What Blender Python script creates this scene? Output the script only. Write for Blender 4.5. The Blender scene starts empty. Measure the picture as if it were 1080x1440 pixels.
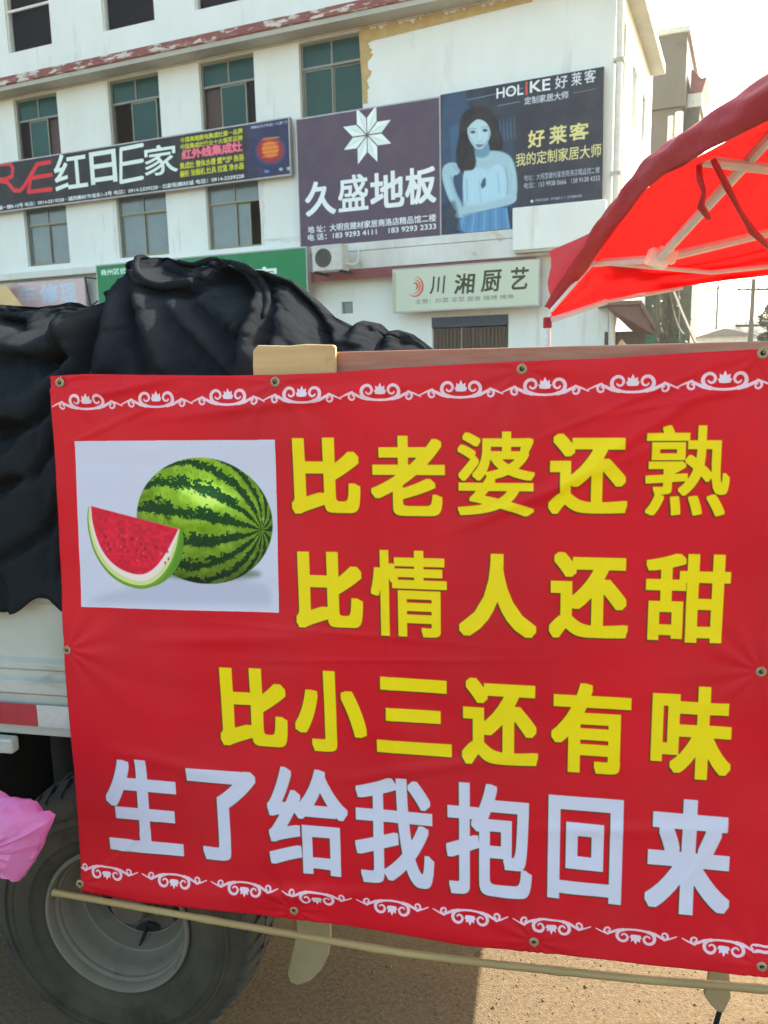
import bpy, math, random
import numpy as np
from mathutils import Vector, Matrix
random.seed(7); rng = np.random.default_rng(7)
S = bpy.context.scene
COL = S.collection
R = math.radians

# ------------------------------------------------------------------ camera
PITCH, ROLL, EYE, FPX = R(-9.9), R(1.2), 1.76, 1150.0
cf = Vector((0, math.cos(PITCH), math.sin(PITCH)))
r0 = Vector((1, 0, 0)); u0 = r0.cross(cf)
cr = r0*math.cos(ROLL) - u0*math.sin(ROLL)
cu = u0*math.cos(ROLL) + r0*math.sin(ROLL)
cam_d = bpy.data.cameras.new('camera'); cam = bpy.data.objects.new('camera', cam_d); COL.objects.link(cam)
cam.matrix_world = Matrix(((cr.x, cu.x, -cf.x, 0), (cr.y, cu.y, -cf.y, 0), (cr.z, cu.z, -cf.z, EYE), (0, 0, 0, 1)))
cam_d.sensor_fit = 'VERTICAL'; cam_d.sensor_height = 36; cam_d.lens = 36*FPX/1440
cam_d.clip_start = 0.05; cam_d.clip_end = 3000
cam_d.dof.use_dof = True; cam_d.dof.focus_distance = 1.85; cam_d.dof.aperture_fstop = 11.0
S.camera = cam

# ------------------------------------------------------------------ sky and sun
SUN_AZ, SUN_EL = R(52), R(32)          # direction towards the sun: azimuth from +X towards +Y
W = bpy.data.worlds.new('World'); S.world = W; W.use_nodes = True
nt = W.node_tree; bg = nt.nodes['Background']
sky = nt.nodes.new('ShaderNodeTexSky'); sky.sky_type = 'NISHITA'; sky.sun_disc = False
sky.sun_elevation = SUN_EL; sky.sun_rotation = math.pi/2 - SUN_AZ
sky.air_density = 1.0; sky.dust_density = 6.0; sky.ozone_density = 1.0; sky.altitude = 600
tint = nt.nodes.new('ShaderNodeMix'); tint.data_type = 'RGBA'; tint.blend_type = 'MULTIPLY'; tint.inputs[0].default_value = 1
tint.inputs[7].default_value = (1.0, 1.0, .84, 1)          # milky, slightly warm overcast-bright sky
nt.links.new(sky.outputs[0], tint.inputs[6]); nt.links.new(tint.outputs[2], bg.inputs[0]); bg.inputs[1].default_value = 0.15
sl = bpy.data.lights.new('sun', 'SUN'); sl.energy = 4.8; sl.angle = R(0.6); sl.color = (1, .9, .74)
so = bpy.data.objects.new('sun', sl); COL.objects.link(so)
sd = Vector((math.cos(SUN_AZ)*math.cos(SUN_EL), math.sin(SUN_AZ)*math.cos(SUN_EL), math.sin(SUN_EL)))
so.rotation_euler = sd.to_track_quat('Z', 'Y').to_euler(); so.location = (20, 20, 30)
S.view_settings.view_transform = 'Standard'; S.view_settings.look = 'None'
S.view_settings.exposure = 2.2; S.view_settings.gamma = 1.0; S.view_settings.use_curve_mapping = False
S.render.engine = 'CYCLES'
S.cycles.max_bounces = 8; S.cycles.diffuse_bounces = 4

# ------------------------------------------------------------------ surveying helpers
CAM = Vector((0, 0, EYE))
def ray(x, y): return cf + cr*((x-540)/FPX) - cu*((y-720)/FPX)
def at(x, y, Y):
    d = ray(x, y); return CAM + d*(Y/d.y)
class Plane:                         # vertical plane through o, x axis turned by -ang about Z
    def __init__(s, o, ang, back=0.0):
        s.ang = ang; s.a = Vector((math.cos(ang), -math.sin(ang), 0)); s.n = Vector((math.sin(ang), math.cos(ang), 0))
        s.base = Vector((o[0], o[1], 0)); s.o = s.base + s.n*back; s.back = back
    def off(s, d): return Plane(s.base, s.ang, d)
    def uv(s, x, y):
        d = ray(x, y); t = (s.o-CAM).dot(s.n)/d.dot(s.n); P = CAM + d*t
        return (P-s.o).dot(s.a), P.z
    def inv(s, P):                   # world point to local (x, y, z)
        v = Vector(P) - s.base
        return v.dot(s.a), v.dot(s.n), v.z
FA, BA = R(23.5), R(11.7)
_c = at(857, 250, 17.4); FAC = Plane(_c, FA)
_c = at(163, 900, 1.80); BAN = Plane(_c, BA)

# ------------------------------------------------------------------ object helpers
def tag(o, label=None, cat=None, group=None, kind=None):
    if label: o['label'] = label
    if cat: o['category'] = cat
    if group: o['group'] = group
    if kind: o['kind'] = kind
    return o
def empty(name, loc=(0, 0, 0), rz=0.0):
    o = bpy.data.objects.new(name, None); COL.objects.link(o); o.location = loc; o.rotation_euler = (0, 0, rz)
    o.empty_display_size = .1
    return o
class MB:
    def __init__(s): s.v = []; s.f = []; s.m = []; s.cm = 0
    def quad(s, *p):
        b = len(s.v); s.v += [tuple(q) for q in p]; s.f.append(tuple(range(b, b+len(p)))); s.m.append(s.cm)
    def box(s, x0, x1, y0, y1, z0, z1, M=None, skip=()):
        P = [(x0,y0,z0),(x1,y0,z0),(x1,y1,z0),(x0,y1,z0),(x0,y0,z1),(x1,y0,z1),(x1,y1,z1),(x0,y1,z1)]
        if M is not None: P = [tuple(M @ Vector(p)) for p in P]
        b = len(s.v); s.v += P
        for k, q in enumerate([(0,3,2,1),(4,5,6,7),(0,1,5,4),(1,2,6,5),(2,3,7,6),(3,0,4,7)]):
            if k in skip: continue
            s.f.append(tuple(b+i for i in q)); s.m.append(s.cm)
        return s
    def tube(s, pts, r, n=10, cap=True):
        pts = [Vector(p) for p in pts]; rs = r if isinstance(r, (list, tuple)) else [r]*len(pts)
        b = len(s.v); up = None
        for i, p in enumerate(pts):
            d = (pts[min(i+1, len(pts)-1)] - pts[max(i-1, 0)]).normalized()
            if up is None:
                up = d.orthogonal().normalized()
            up = (up - d*up.dot(d)).normalized(); sd_ = d.cross(up)
            for k in range(n):
                a = 2*math.pi*k/n; s.v.append(tuple(p + (up*math.cos(a)+sd_*math.sin(a))*rs[i]))
        for i in range(len(pts)-1):
            for k in range(n):
                k2 = (k+1) % n
                s.f.append((b+i*n+k, b+i*n+k2, b+(i+1)*n+k2, b+(i+1)*n+k)); s.m.append(s.cm)
        if cap:
            s.f.append(tuple(b+k for k in range(n))[::-1]); s.m.append(s.cm)
            s.f.append(tuple(b+(len(pts)-1)*n+k for k in range(n))); s.m.append(s.cm)
        return s
    def lathe(s, prof, n=48, c=(0, 0, 0)):      # profile (radius, y) spun about the Y axis through c
        b = len(s.v)
        for (r_, y) in prof:
            for k in range(n):
                a = 2*math.pi*k/n; s.v.append((c[0]+r_*math.cos(a), c[1]+y, c[2]+r_*math.sin(a)))
        for i in range(len(prof)-1):
            for k in range(n):
                k2 = (k+1) % n; s.f.append((b+i*n+k, b+i*n+k2, b+(i+1)*n+k2, b+(i+1)*n+k)); s.m.append(s.cm)
        return s
    def prism(s, poly, y0, y1):                # polygon in local (x, z), extruded in y
        b = len(s.v); n = len(poly)
        s.v += [(p[0], y0, p[1]) for p in poly] + [(p[0], y1, p[1]) for p in poly]
        s.f.append(tuple(range(b, b+n))); s.m.append(s.cm)
        s.f.append(tuple(range(b+2*n-1, b+n-1, -1))); s.m.append(s.cm)
        for k in range(n):
            k2 = (k+1) % n; s.f.append((b+k2, b+k, b+n+k, b+n+k2)); s.m.append(s.cm)
        return s
    def grid(s, G, close=False):               # G[i][j] points
        b = len(s.v); n = len(G); m = len(G[0])
        for row in G: s.v += [tuple(p) for p in row]
        for i in range(n-1):
            for j in range(m-1):
                s.f.append((b+i*m+j, b+i*m+j+1, b+(i+1)*m+j+1, b+(i+1)*m+j)); s.m.append(s.cm)
        return s
    def build(s, name, mats, parent=None, smooth=False, bevel=0, uv=None, solid=0, auto=None):
        me = bpy.data.meshes.new(name); me.from_pydata(s.v, [], s.f); me.update()
        if not isinstance(mats, (list, tuple)): mats = [mats]
        for m in mats: me.materials.append(m)
        if len(mats) > 1: me.polygons.foreach_set('material_index', s.m)
        import bmesh
        bm = bmesh.new(); bm.from_mesh(me)
        if auto or smooth: bmesh.ops.remove_doubles(bm, verts=bm.verts, dist=1e-5)
        bmesh.ops.recalc_face_normals(bm, faces=bm.faces); bm.to_mesh(me); bm.free()
        if smooth: me.polygons.foreach_set('use_smooth', [True]*len(me.polygons))
        if auto: me.polygons.foreach_set('use_smooth', [True]*len(me.polygons)); me.set_sharp_from_angle(angle=R(auto))
        o = bpy.data.objects.new(name, me); COL.objects.link(o)
        if parent: o.parent = parent
        if uv:
            l = me.uv_layers.new(name='print')
            for lp in me.loops:
                c = me.vertices[lp.vertex_index].co; l.data[lp.index].uv = uv(c)
        if solid:
            md = o.modifiers.new('thick', 'SOLIDIFY'); md.thickness = solid; md.offset = 0
        if bevel:
            md = o.modifiers.new('bevel', 'BEVEL'); md.width = bevel; md.segments = 2; md.limit_method = 'ANGLE'
            md.harden_normals = False
        me.update()
        return o
def copy_tree(o, parent=None):
    c = o.copy(); COL.objects.link(c)
    if parent: c.parent = parent
    for ch in [k for k in o.children]: copy_tree(ch, c)
    return c

# ------------------------------------------------------------------ materials
def mat(name, col, rough=.7, metal=0., col2=None, nscale=6., namt=.5, stretch=(1,1,1), bump=None, detail=6, spec=.5, col3=None, n3=(1.2, .52, .62), st3=(1,1,1), transl=None, alpha=None, sheen=0):
    m = bpy.data.materials.new(name); m.use_nodes = True; t = m.node_tree; N = t.nodes; L = t.links
    b = N['Principled BSDF']; b.inputs['Roughness'].default_value = rough; b.inputs['Metallic'].default_value = metal
    b.inputs['Specular IOR Level'].default_value = spec
    b.inputs['Base Color'].default_value = (*col, 1)
    if sheen: b.inputs['Sheen Weight'].default_value = sheen; b.inputs['Sheen Roughness'].default_value = .5
    tc = N.new('ShaderNodeTexCoord'); out = None
    def noise(scale, st, det, seed=0.):
        mp = N.new('ShaderNodeMapping'); mp.inputs['Scale'].default_value = st; mp.inputs['Location'].default_value = (seed, seed*.7, seed*1.3)
        L.new(tc.outputs['Object'], mp.inputs[0])
        n = N.new('ShaderNodeTexNoise'); n.inputs['Scale'].default_value = scale; n.inputs['Detail'].default_value = det
        n.inputs['Roughness'].default_value = .62
        L.new(mp.outputs[0], n.inputs['Vector']); return n.outputs['Fac']
    def ramp(src, a, c):
        r_ = N.new('ShaderNodeMapRange'); r_.inputs[1].default_value = a; r_.inputs[2].default_value = c; r_.clamp = True
        L.new(src, r_.inputs[0]); return r_.outputs[0]
    def mix(f, a, c):
        x = N.new('ShaderNodeMix'); x.data_type = 'RGBA'; L.new(f, x.inputs[0])
        for k, q in ((6, a), (7, c)):
            if isinstance(q, tuple): x.inputs[k].default_value = (*q, 1)
            else: L.new(q, x.inputs[k])
        return x.outputs[2]
    if col2:
        f = ramp(noise(nscale, stretch, detail), .5-namt*.5, .5+namt*.5)
        out = mix(f, tuple(col), tuple(col2))
        L.new(out, b.inputs['Base Color'])
    if col3:
        f = ramp(noise(n3[0], st3, 8, 5.3), n3[1], n3[2])
        out = mix(f, out if out else tuple(col), tuple(col3)); L.new(out, b.inputs['Base Color'])
    if bump:
        bp = N.new('ShaderNodeBump'); bp.inputs['Strength'].default_value = bump[1]; bp.inputs['Distance'].default_value = bump[2]
        L.new(noise(bump[0], stretch if len(bump) < 4 else bump[3], 5, 2.1), bp.inputs['Height']); L.new(bp.outputs[0], b.inputs['Normal'])
    if transl:
        tr = N.new('ShaderNodeBsdfTranslucent'); tr.inputs[0].default_value = (*transl[0], 1)
        ms = N.new('ShaderNodeMixShader'); ms.inputs[0].default_value = transl[1]
        L.new(b.outputs[0], ms.inputs[1]); L.new(tr.outputs[0], ms.inputs[2]); L.new(ms.outputs[0], N['Material Output'].inputs[0])
    return m
def print_mat(name, img, rough=.5, spec=.4, bump=None, uvname='print', transl=0, dust=.16):
    m = bpy.data.materials.new(name); m.use_nodes = True; t = m.node_tree; N = t.nodes; L = t.links
    b = N['Principled BSDF']; b.inputs['Roughness'].default_value = rough; b.inputs['Specular IOR Level'].default_value = spec
    u = N.new('ShaderNodeUVMap'); u.uv_map = uvname
    i = N.new('ShaderNodeTexImage'); i.image = img; i.interpolation = 'Linear'; i.extension = 'EXTEND'
    L.new(u.outputs[0], i.inputs[0])
    # light dust over the print
    tc = N.new('ShaderNodeTexCoord'); n = N.new('ShaderNodeTexNoise'); n.inputs['Scale'].default_value = 3.; n.inputs['Detail'].default_value = 8
    L.new(tc.outputs['Object'], n.inputs['Vector'])
    r_ = N.new('ShaderNodeMapRange'); r_.inputs[1].default_value = .42; r_.inputs[2].default_value = .8; r_.inputs[4].default_value = dust; L.new(n.outputs['Fac'], r_.inputs[0])
    x = N.new('ShaderNodeMix'); x.data_type = 'RGBA'; L.new(r_.outputs[0], x.inputs[0]); L.new(i.outputs[0], x.inputs[6]); x.inputs[7].default_value = (.35, .30, .25, 1)
    L.new(x.outputs[2], b.inputs['Base Color'])
    if bump:
        bp = N.new('ShaderNodeBump'); bp.inputs['Strength'].default_value = bump[1]; bp.inputs['Distance'].default_value = bump[2]
        n2 = N.new('ShaderNodeTexNoise'); n2.inputs['Scale'].default_value = bump[0]; n2.inputs['Detail'].default_value = 4
        L.new(tc.outputs['Object'], n2.inputs['Vector']); L.new(n2.outputs['Fac'], bp.inputs['Height']); L.new(bp.outputs[0], b.inputs['Normal'])
    if transl:
        tr = N.new('ShaderNodeBsdfTranslucent'); L.new(x.outputs[2], tr.inputs[0])
        ms = N.new('ShaderNodeMixShader'); ms.inputs[0].default_value = transl
        L.new(b.outputs[0], ms.inputs[1]); L.new(tr.outputs[0], ms.inputs[2]); L.new(ms.outputs[0], N['Material Output'].inputs[0])
    return m

# ------------------------------------------------------------------ flat print: a small painter (glyph outlines come from the built-in font)
_gl = {}
def preload(strings):
    todo = []
    for s_ in set(strings):
        if s_ in _gl: continue
        c = bpy.data.curves.new('glyph', 'FONT'); c.body = s_; c.size = 1; c.resolution_u = 5
        o = bpy.data.objects.new('glyph', c); COL.objects.link(o); todo.append((s_, o, c))
    bpy.context.view_layer.update(); dg = bpy.context.evaluated_depsgraph_get()
    for s_, o, c in todo:
        e = o.evaluated_get(dg); me = e.to_mesh(); me.calc_loop_triangles()
        V = np.array([v.co[:2] for v in me.vertices]); T = np.array([t.vertices[:] for t in me.loop_triangles])
        _gl[s_] = V[T] if len(T) else np.zeros((0, 3, 2)); e.to_mesh_clear()
    for s_, o, c in todo: bpy.data.objects.remove(o); bpy.data.curves.remove(c)
def sm(x): return np.clip(x, 0, 1)
def vnoise(shape, cells, seed=0, octaves=3):
    r_ = np.random.default_rng(seed); out = np.zeros(shape); amp = 1; tot = 0
    for o_ in range(octaves):
        cy, cx = max(2, int(cells[0]*2**o_)), max(2, int(cells[1]*2**o_))
        g = r_.random((cy+2, cx+2)); yy = np.linspace(0, cy, shape[0]); xx = np.linspace(0, cx, shape[1])
        yi = yy.astype(int); xi = xx.astype(int); fy = (yy-yi)[:, None]; fx = (xx-xi)[None]
        fy = fy*fy*(3-2*fy); fx = fx*fx*(3-2*fx)
        a = g[yi][:, xi]; b = g[yi][:, xi+1]; c = g[yi+1][:, xi]; d = g[yi+1][:, xi+1]
        out += amp*((a*(1-fx)+b*fx)*(1-fy)+(c*(1-fx)+d*fx)*fy); tot += amp; amp *= .55
    return out/tot
def boxblur(M, k):
    if k < 1: return M
    for ax in (0, 1):
        P = np.pad(M, [(k+1, k) if a == ax else (0, 0) for a in (0, 1)], mode='edge').cumsum(axis=ax)
        M = (np.take(P, range(2*k+1, P.shape[ax]), ax) - np.take(P, range(0, P.shape[ax]-2*k-1), ax))/(2*k+1)
    return M
def dilate(M, k, rnd=False):
    for ax in (0, 1):
        O = M.copy()
        for d in range(1, k+1):
            O = np.maximum(O, np.maximum(np.roll(M, d, ax), np.roll(M, -d, ax)))
        M = O
    return M
class Canvas:
    def __init__(s, plane, x0, x1, z0, z1, ppm, bg):
        s.pl = plane; s.x0, s.x1, s.z0, s.z1, s.k = x0, x1, z0, z1, ppm
        s.W = int((x1-x0)*ppm); s.H = int((z1-z0)*ppm); s.A = np.empty((s.H, s.W, 3)); s.A[:] = np.array(bg)/255.
    def P(s, x, y):                      # photo pixel to canvas pixel
        u, z = s.pl.uv(x, y); return (u-s.x0)*s.k, (z-s.z0)*s.k
    def comp(s, M, ox, oy, col, alpha=1.):
        h, w = M.shape; X0, Y0 = max(0, ox), max(0, oy); X1, Y1 = min(s.W, ox+w), min(s.H, oy+h)
        if X1 <= X0 or Y1 <= Y0: return
        m = (M[Y0-oy:Y1-oy, X0-ox:X1-ox]*alpha)[..., None]
        c = col[Y0-oy:Y1-oy, X0-ox:X1-ox] if isinstance(col, np.ndarray) else np.array(col)/255.
        s.A[Y0:Y1, X0:X1] = s.A[Y0:Y1, X0:X1]*(1-m) + c*m
    def glyph(s, txt, bl, tr, col, bold=0., shadow=None, raw=False, aspect=None, shear=0.):
        (ax, ay), (bx, by) = (bl, tr) if raw else (s.P(*bl), s.P(*tr))
        T = _gl[txt]
        if len(T) == 0 or bx <= ax: return
        sup = 2; k = int(round(bold*(by-ay)*sup)); pad = k+6
        mn = T.reshape(-1, 2).min(0); mx = T.reshape(-1, 2).max(0)
        w = (bx-ax)*sup-2*k; h = (by-ay)*sup-2*k
        Q = (T-mn)/(mx-mn)*np.array([w, h])
        fx, fy = ax-math.floor(ax), ay-math.floor(ay)
        if shear: Q[..., 0] += shear*Q[..., 1]
        Q = Q + np.array([pad+k+fx*sup, pad+k+fy*sup])
        HH, WW = int(h+2*pad+2*k)+4, int(w+abs(shear)*h+2*pad+2*k)+4; HH += HH % 2; WW += WW % 2
        M = np.zeros((HH, WW))
        for t in Q:
            x0, y0 = np.floor(t.min(0)-.5).astype(int); x1, y1 = np.ceil(t.max(0)+.5).astype(int)
            x0 = max(x0, 0); y0 = max(y0, 0); x1 = min(x1, WW-1); y1 = min(y1, HH-1)
            if x1 < x0 or y1 < y0: continue
            xs = np.arange(x0, x1+1)+.5; ys = (np.arange(y0, y1+1)+.5)[:, None]
            (a0, a1), (b0, b1), (c0, c1) = t
            e1 = (b0-a0)*(ys-a1)-(b1-a1)*(xs-a0); e2 = (c0-b0)*(ys-b1)-(c1-b1)*(xs-b0); e3 = (a0-c0)*(ys-c1)-(a1-c1)*(xs-c0)
            e = .3
            ins = ((e1 >= -e) & (e2 >= -e) & (e3 >= -e)) | ((e1 <= e) & (e2 <= e) & (e3 <= e))
            M[y0:y1+1, x0:x1+1] = np.maximum(M[y0:y1+1, x0:x1+1], ins)
        if k: M = dilate(M, k)
        def down(Z): return Z.reshape(HH//2, 2, WW//2, 2).mean((1, 3))
        ox, oy = int(math.floor(ax))-pad//sup, int(math.floor(ay))-pad//sup
        if shadow:
            scol, grow, dx, dy, al = shadow
            D = boxblur(dilate(down(M), grow), 1); s.comp(D, ox+dx, oy+dy, scol, al)
        s.comp(boxblur(down(M), 1) if s.k > 1000 else down(M), ox, oy, col)
    def poly(s, pts, col, alpha=1., blur=0, raw=False, rnd=0):
        p = np.array(pts if raw else [s.P(*q) for q in pts]); pad = blur*3+2
        for _ in range(rnd): p = np.stack([p*.75+np.roll(p, -1, 0)*.25, p*.25+np.roll(p, -1, 0)*.75], 1).reshape(-1, 2)
        x0, y0 = np.floor(p.min(0)-pad).astype(int); x1, y1 = np.ceil(p.max(0)+pad).astype(int)
        x0, y0 = max(x0, -pad), max(y0, -pad); x1, y1 = min(x1, s.W+pad), min(y1, s.H+pad)
        if x1 <= x0 or y1 <= y0: return
        acc = 0
        for sx, sy in ((.25, .25), (.75, .25), (.25, .75), (.75, .75)):
            X, Y = np.meshgrid(np.arange(x0, x1)+sx, np.arange(y0, y1)+sy); I = np.zeros(X.shape, bool)
            for i in range(len(p)):
                (ax, ay), (bx, by) = p[i-1], p[i]
                if ay == by: continue
                c = (Y < ay) != (Y < by); I ^= c & (X < (bx-ax)*(Y-ay)/(by-ay)+ax)
            acc = acc + I
        M = acc/4.
        if blur: M = boxblur(boxblur(M, blur), blur)
        s.comp(M, x0, y0, col, alpha)
    def stroke(s, pts, w, col, alpha=1., raw=False, blur=0):
        p = np.array(pts if raw else [s.P(*q) for q in pts], float); ws = np.array(w if hasattr(w, '__len__') else [w]*len(p), float)
        m = ws.max()+3; x0, y0 = np.floor(p.min(0)-m).astype(int); x1, y1 = np.ceil(p.max(0)+m).astype(int)
        x0, y0 = max(x0, 0), max(y0, 0); x1, y1 = min(x1, s.W), min(y1, s.H)
        if x1 <= x0 or y1 <= y0: return
        X, Y = np.meshgrid(np.arange(x0, x1)+.5, np.arange(y0, y1)+.5); M = np.zeros(X.shape)
        for i in range(len(p)-1):
            a, b = p[i], p[i+1]; d = b-a; L2 = max(d@d, 1e-9); t = sm(((X-a[0])*d[0]+(Y-a[1])*d[1])/L2)
            D = np.hypot(X-a[0]-t*d[0], Y-a[1]-t*d[1]); M = np.maximum(M, sm((ws[i]*(1-t)+ws[i+1]*t)/2-D+.5))
        if blur: M = boxblur(M, blur)
        s.comp(M, x0, y0, col, alpha)
    def ell(s, cx, cy, rx, ry, col, alpha=1., blur=0, rot=0, raw=False):
        pts = []
        for k in range(32):
            a = 2*math.pi*k/32; x, y = rx*math.cos(a), ry*math.sin(a)
            pts.append((cx+x*math.cos(rot)-y*math.sin(rot), cy+x*math.sin(rot)+y*math.cos(rot)))
        s.poly(pts, col, alpha, blur, raw)
    def image(s, name):
        im = bpy.data.images.new(name, s.W, s.H, alpha=False); B = np.ones((s.H, s.W, 4), np.float32); B[..., :3] = np.clip(s.A, 0, 1)
        im.pixels.foreach_set(B.ravel()); im.update(); im.pack(); return im
    def uvfn(s): return lambda c: ((c[0]-s.x0)/(s.x1-s.x0), (c[2]-s.z0)/(s.z1-s.z0))

# ================================================================== PRINTS
YEL, WHT, RED = (246, 220, 14), (216, 215, 233), (211, 20, 36)
ROWS = [  # character, left, top, right, bottom in the photograph, boldness, colour
 ('比',412,615,506,722,.042,YEL),('老',524,612,626,724,.028,YEL),('婆',644,606,753,724,.020,YEL),('还',770,609,884,722,.033,YEL),('熟',904,597,1028,724,.016,YEL),
 ('比',419,776,510,880,.042,YEL),('情',524,774,629,891,.022,YEL),('人',646,779,755,891,.040,YEL),('还',771,777,885,894,.033,YEL),('甜',904,779,1028,899,.030,YEL),
 ('比',313,940,403,1045,.042,YEL),('小',418,944,515,1052,.037,YEL),('三',531,955,635,1055,.040,YEL),('还',650,955,758,1070,.033,YEL),('有',774,962,888,1081,.032,YEL),('味',912,966,1032,1089,.030,YEL),
 ('生',158,1070,252,1191,.029,WHT),('了',272,1084,360,1203,.031,WHT),('给',381,1083,488,1220,.020,WHT),('我',502,1096,610,1236,.020,WHT),('抱',628,1105,749,1251,.020,WHT),('回',769,1123,877,1258,.027,WHT),('来',904,1127,1032,1277,.029,WHT)]
L_SMALL = ['中国高端厨电集成灶第一品牌', '中国集成灶行业十大领军品牌', '红外线集成灶', '集成灶 整体水槽 燃气炉 热浴', '橱柜 油烟机 灶具 拉篮 净水器',
           '地址：工农路建材家居城一楼8-10号 电话：0914-2319228 · 城西建材市场东1-3号 电话：0914-2329228 · 北新街建材城 电话：0914-2339228', '健康厨房 红外集成灶 开启新生活']
T_ADDR = ['地 址：大明宫建材家居商洛店精品馆二楼', '电 话：183 9293 4111    183 9293 2333', '地址：大明宫建材家居商洛店精品馆二楼', '电话：153 9938 0666   158 9138 4333', '全屋定制家居 · 衣柜橱柜木门 · 好莱客欢迎您']
preload([r_[0] for r_ in ROWS] + list('红日家久盛地板川湘厨艺车修理好莱客汽') + ['HOL', 'i', 'KE', '®', '定制家居大师', '好莱客', '我的定制家居大师', '商州区优质直营店', '主营：炒菜 凉菜 面食 烧烤 烤串', 'R'] + L_SMALL + T_ADDR)

# ---- banner
BC = Canvas(BAN, -.17, 1.40, .49, 1.80, 1250, RED)
BC.A *= (.93 + .14*vnoise((BC.H, BC.W), (5, 6), 3)[..., None])
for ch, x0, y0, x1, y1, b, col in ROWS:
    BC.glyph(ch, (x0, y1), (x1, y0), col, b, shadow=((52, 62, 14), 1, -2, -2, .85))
def spiral(cx, cz, r0_, a0, turns, sgn, n=26):
    return [(cx + r0_*(1-.72*k/n)*math.cos(a0+sgn*turns*2*math.pi*k/n), cz + r0_*(1-.72*k/n)*math.sin(a0+sgn*turns*2*math.pi*k/n)) for k in range(n+1)]
def ornament(u, z, f):                     # one lotus-and-scroll unit of the border, f = +1 upright, -1 upside down
    K = BC.k; X = (u-BC.x0)*K; Z = (z-BC.z0)*K; q = K*.001
    def Q(pts): return [(X+x*q*1.04, Z+f*(y*1.06+1)*q) for x, y in pts]
    for s_ in (-1, 1):
        big = spiral(s_*24, 4, 15, -math.pi/2, 1.15, s_)        # large volute
        BC.stroke(Q(big), [8*q-(4.2*q)*(k/26) for k in range(27)], (238, 205, 215), raw=True)
        tail = [(s_*24+s_*15*0, -11), (s_*36, -9), (s_*48, -3), (s_*56, 1), (s_*66, -2), (s_*79, -8)]
        BC.stroke(Q(tail), [6.8*q, 6.4*q, 6*q, 5*q, 4*q, 2.6*q], (238, 205, 215), raw=True)
        sml = spiral(s_*55, -7, 8.5, math.pi/2, 1.0, -s_, 18)
        BC.stroke(Q(sml), [5.5*q-(2.5*q)*(k/18) for k in range(19)], (238, 205, 215), raw=True)
        BC.stroke(Q([(0, -13.5), (s_*12, -13), (s_*24, -11)]), [5*q, 5*q, 6*q], (238, 205, 215), raw=True)
    for a, L_ in ((0, 22), (28, 19), (-28, 19), (56, 15), (-56, 15)):
        x, y = math.sin(R(a)), math.cos(R(a))
        BC.poly(Q([(0, -3), (x*L_*.55+y*4.6, -3+y*L_*.55-x*4.6), (x*L_, -3+y*L_), (x*L_*.55-y*4.6, -3+y*L_*.55+x*4.6)]), (234, 214, 226), raw=True)
for k in range(10): ornament(-.019+.1629*k, 1.701+.0028*k, 1)
for k in range(10): ornament(-.066+.1755*k, .577-.0017*k, -1)
# ---- melon picture
BC.poly([(108, 620), (389, 618), (394, 860), (117, 852)], (212, 212, 230))
BC.poly([(140, 838), (230, 812), (330, 812), (380, 822), (385, 850), (125, 846)], (176, 178, 200), .55, 9)
def melon_body():
    (ux, uz) = BC.P(288, 733); a_, b_ = .158*BC.k, .140*BC.k
    x0, y0 = int(ux-a_)-3, int(uz-b_)-3; w, h = int(2*a_)+6, int(2*b_)+6
    X, Y = np.meshgrid((np.arange(w)+x0-ux)/a_, (np.arange(h)+y0-uz)/b_)
    th = R(-8); X, Y = X*math.cos(th)+Y*math.sin(th), -X*math.sin(th)+Y*math.cos(th)
    rr = X*X+Y*Y; M = sm((1-np.sqrt(rr))*60); Z = np.sqrt(sm(1-rr))
    ph = R(33); Ax = X*math.cos(ph)+Z*math.sin(ph); Zx = -X*math.sin(ph)+Z*math.cos(ph)      # axis end turned towards the viewer on the right
    lon = np.arctan2(Zx, Y); rad = np.sqrt(sm(1-Ax*Ax))
    n1 = vnoise((h, w), (16, 16), 5, 3)-.5; n2 = vnoise((h, w), (60, 60), 8, 2)-.5
    st = np.cos(lon*13 + n1*3.4*rad + n2*1.8*rad)
    n3 = vnoise((h, w), (90, 90), 12, 2)-.5; f = sm((st+.12+n2*1.9+n1*.9+n3*1.4)*2.2)[..., None]
    light = np.array([.52, .66, .14])*(1-f*0) + (n1[..., None]*.30); dark = np.array([.07, .25, .09])+n2[..., None]*.08
    C_ = light*(1-f)+dark*f
    shade = (.52+.62*sm(Z*.5+.35*Y+.25*(-X)*.3+.35))[..., None]; C_ = C_*shade
    hl = np.exp(-(((X+.02)**2)/.14+((Y-.42)**2)/.035))[..., None]*.55*(1-f*.75); C_ = C_+hl*np.array([.8, .85, .75])
    BC.comp(M, x0, y0, np.zeros((BC.H, BC.W, 3)), 0)
    Xa, Ya = max(x0, 0), max(y0, 0); m = M[..., None]
    BC.A[y0:y0+h, x0:x0+w] = BC.A[y0:y0+h, x0:x0+w]*(1-m)+np.clip(C_, 0, 1)*m
    BC.ell(ux+a_*.86, uz+b_*.06, 5, 5, (190, 200, 140), .8, 2, raw=True)
BC.ell(300, 806, 70, 8, (60, 90, 60), .6, 6); melon_body()
BC.poly([(252, 740), (262, 752), (258, 790), (238, 815), (214, 826), (224, 810), (243, 780)], (96, 150, 40), rnd=2)
BC.poly([(127, 712), (127, 712), (127, 712), (125, 735), (131, 765), (142, 790), (160, 811), (182, 824), (206, 828), (226, 820), (242, 800), (252, 774), (257, 745), (250, 742), (250, 742), (250, 742)], (120, 160, 45), rnd=2)
BC.poly([(128, 712), (128, 712), (128, 712), (127, 735), (133, 764), (144, 788), (162, 808), (184, 820), (206, 823), (224, 815), (240, 796), (250, 772), (255, 744), (255, 744), (255, 744)], (214, 222, 150), rnd=2)
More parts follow.
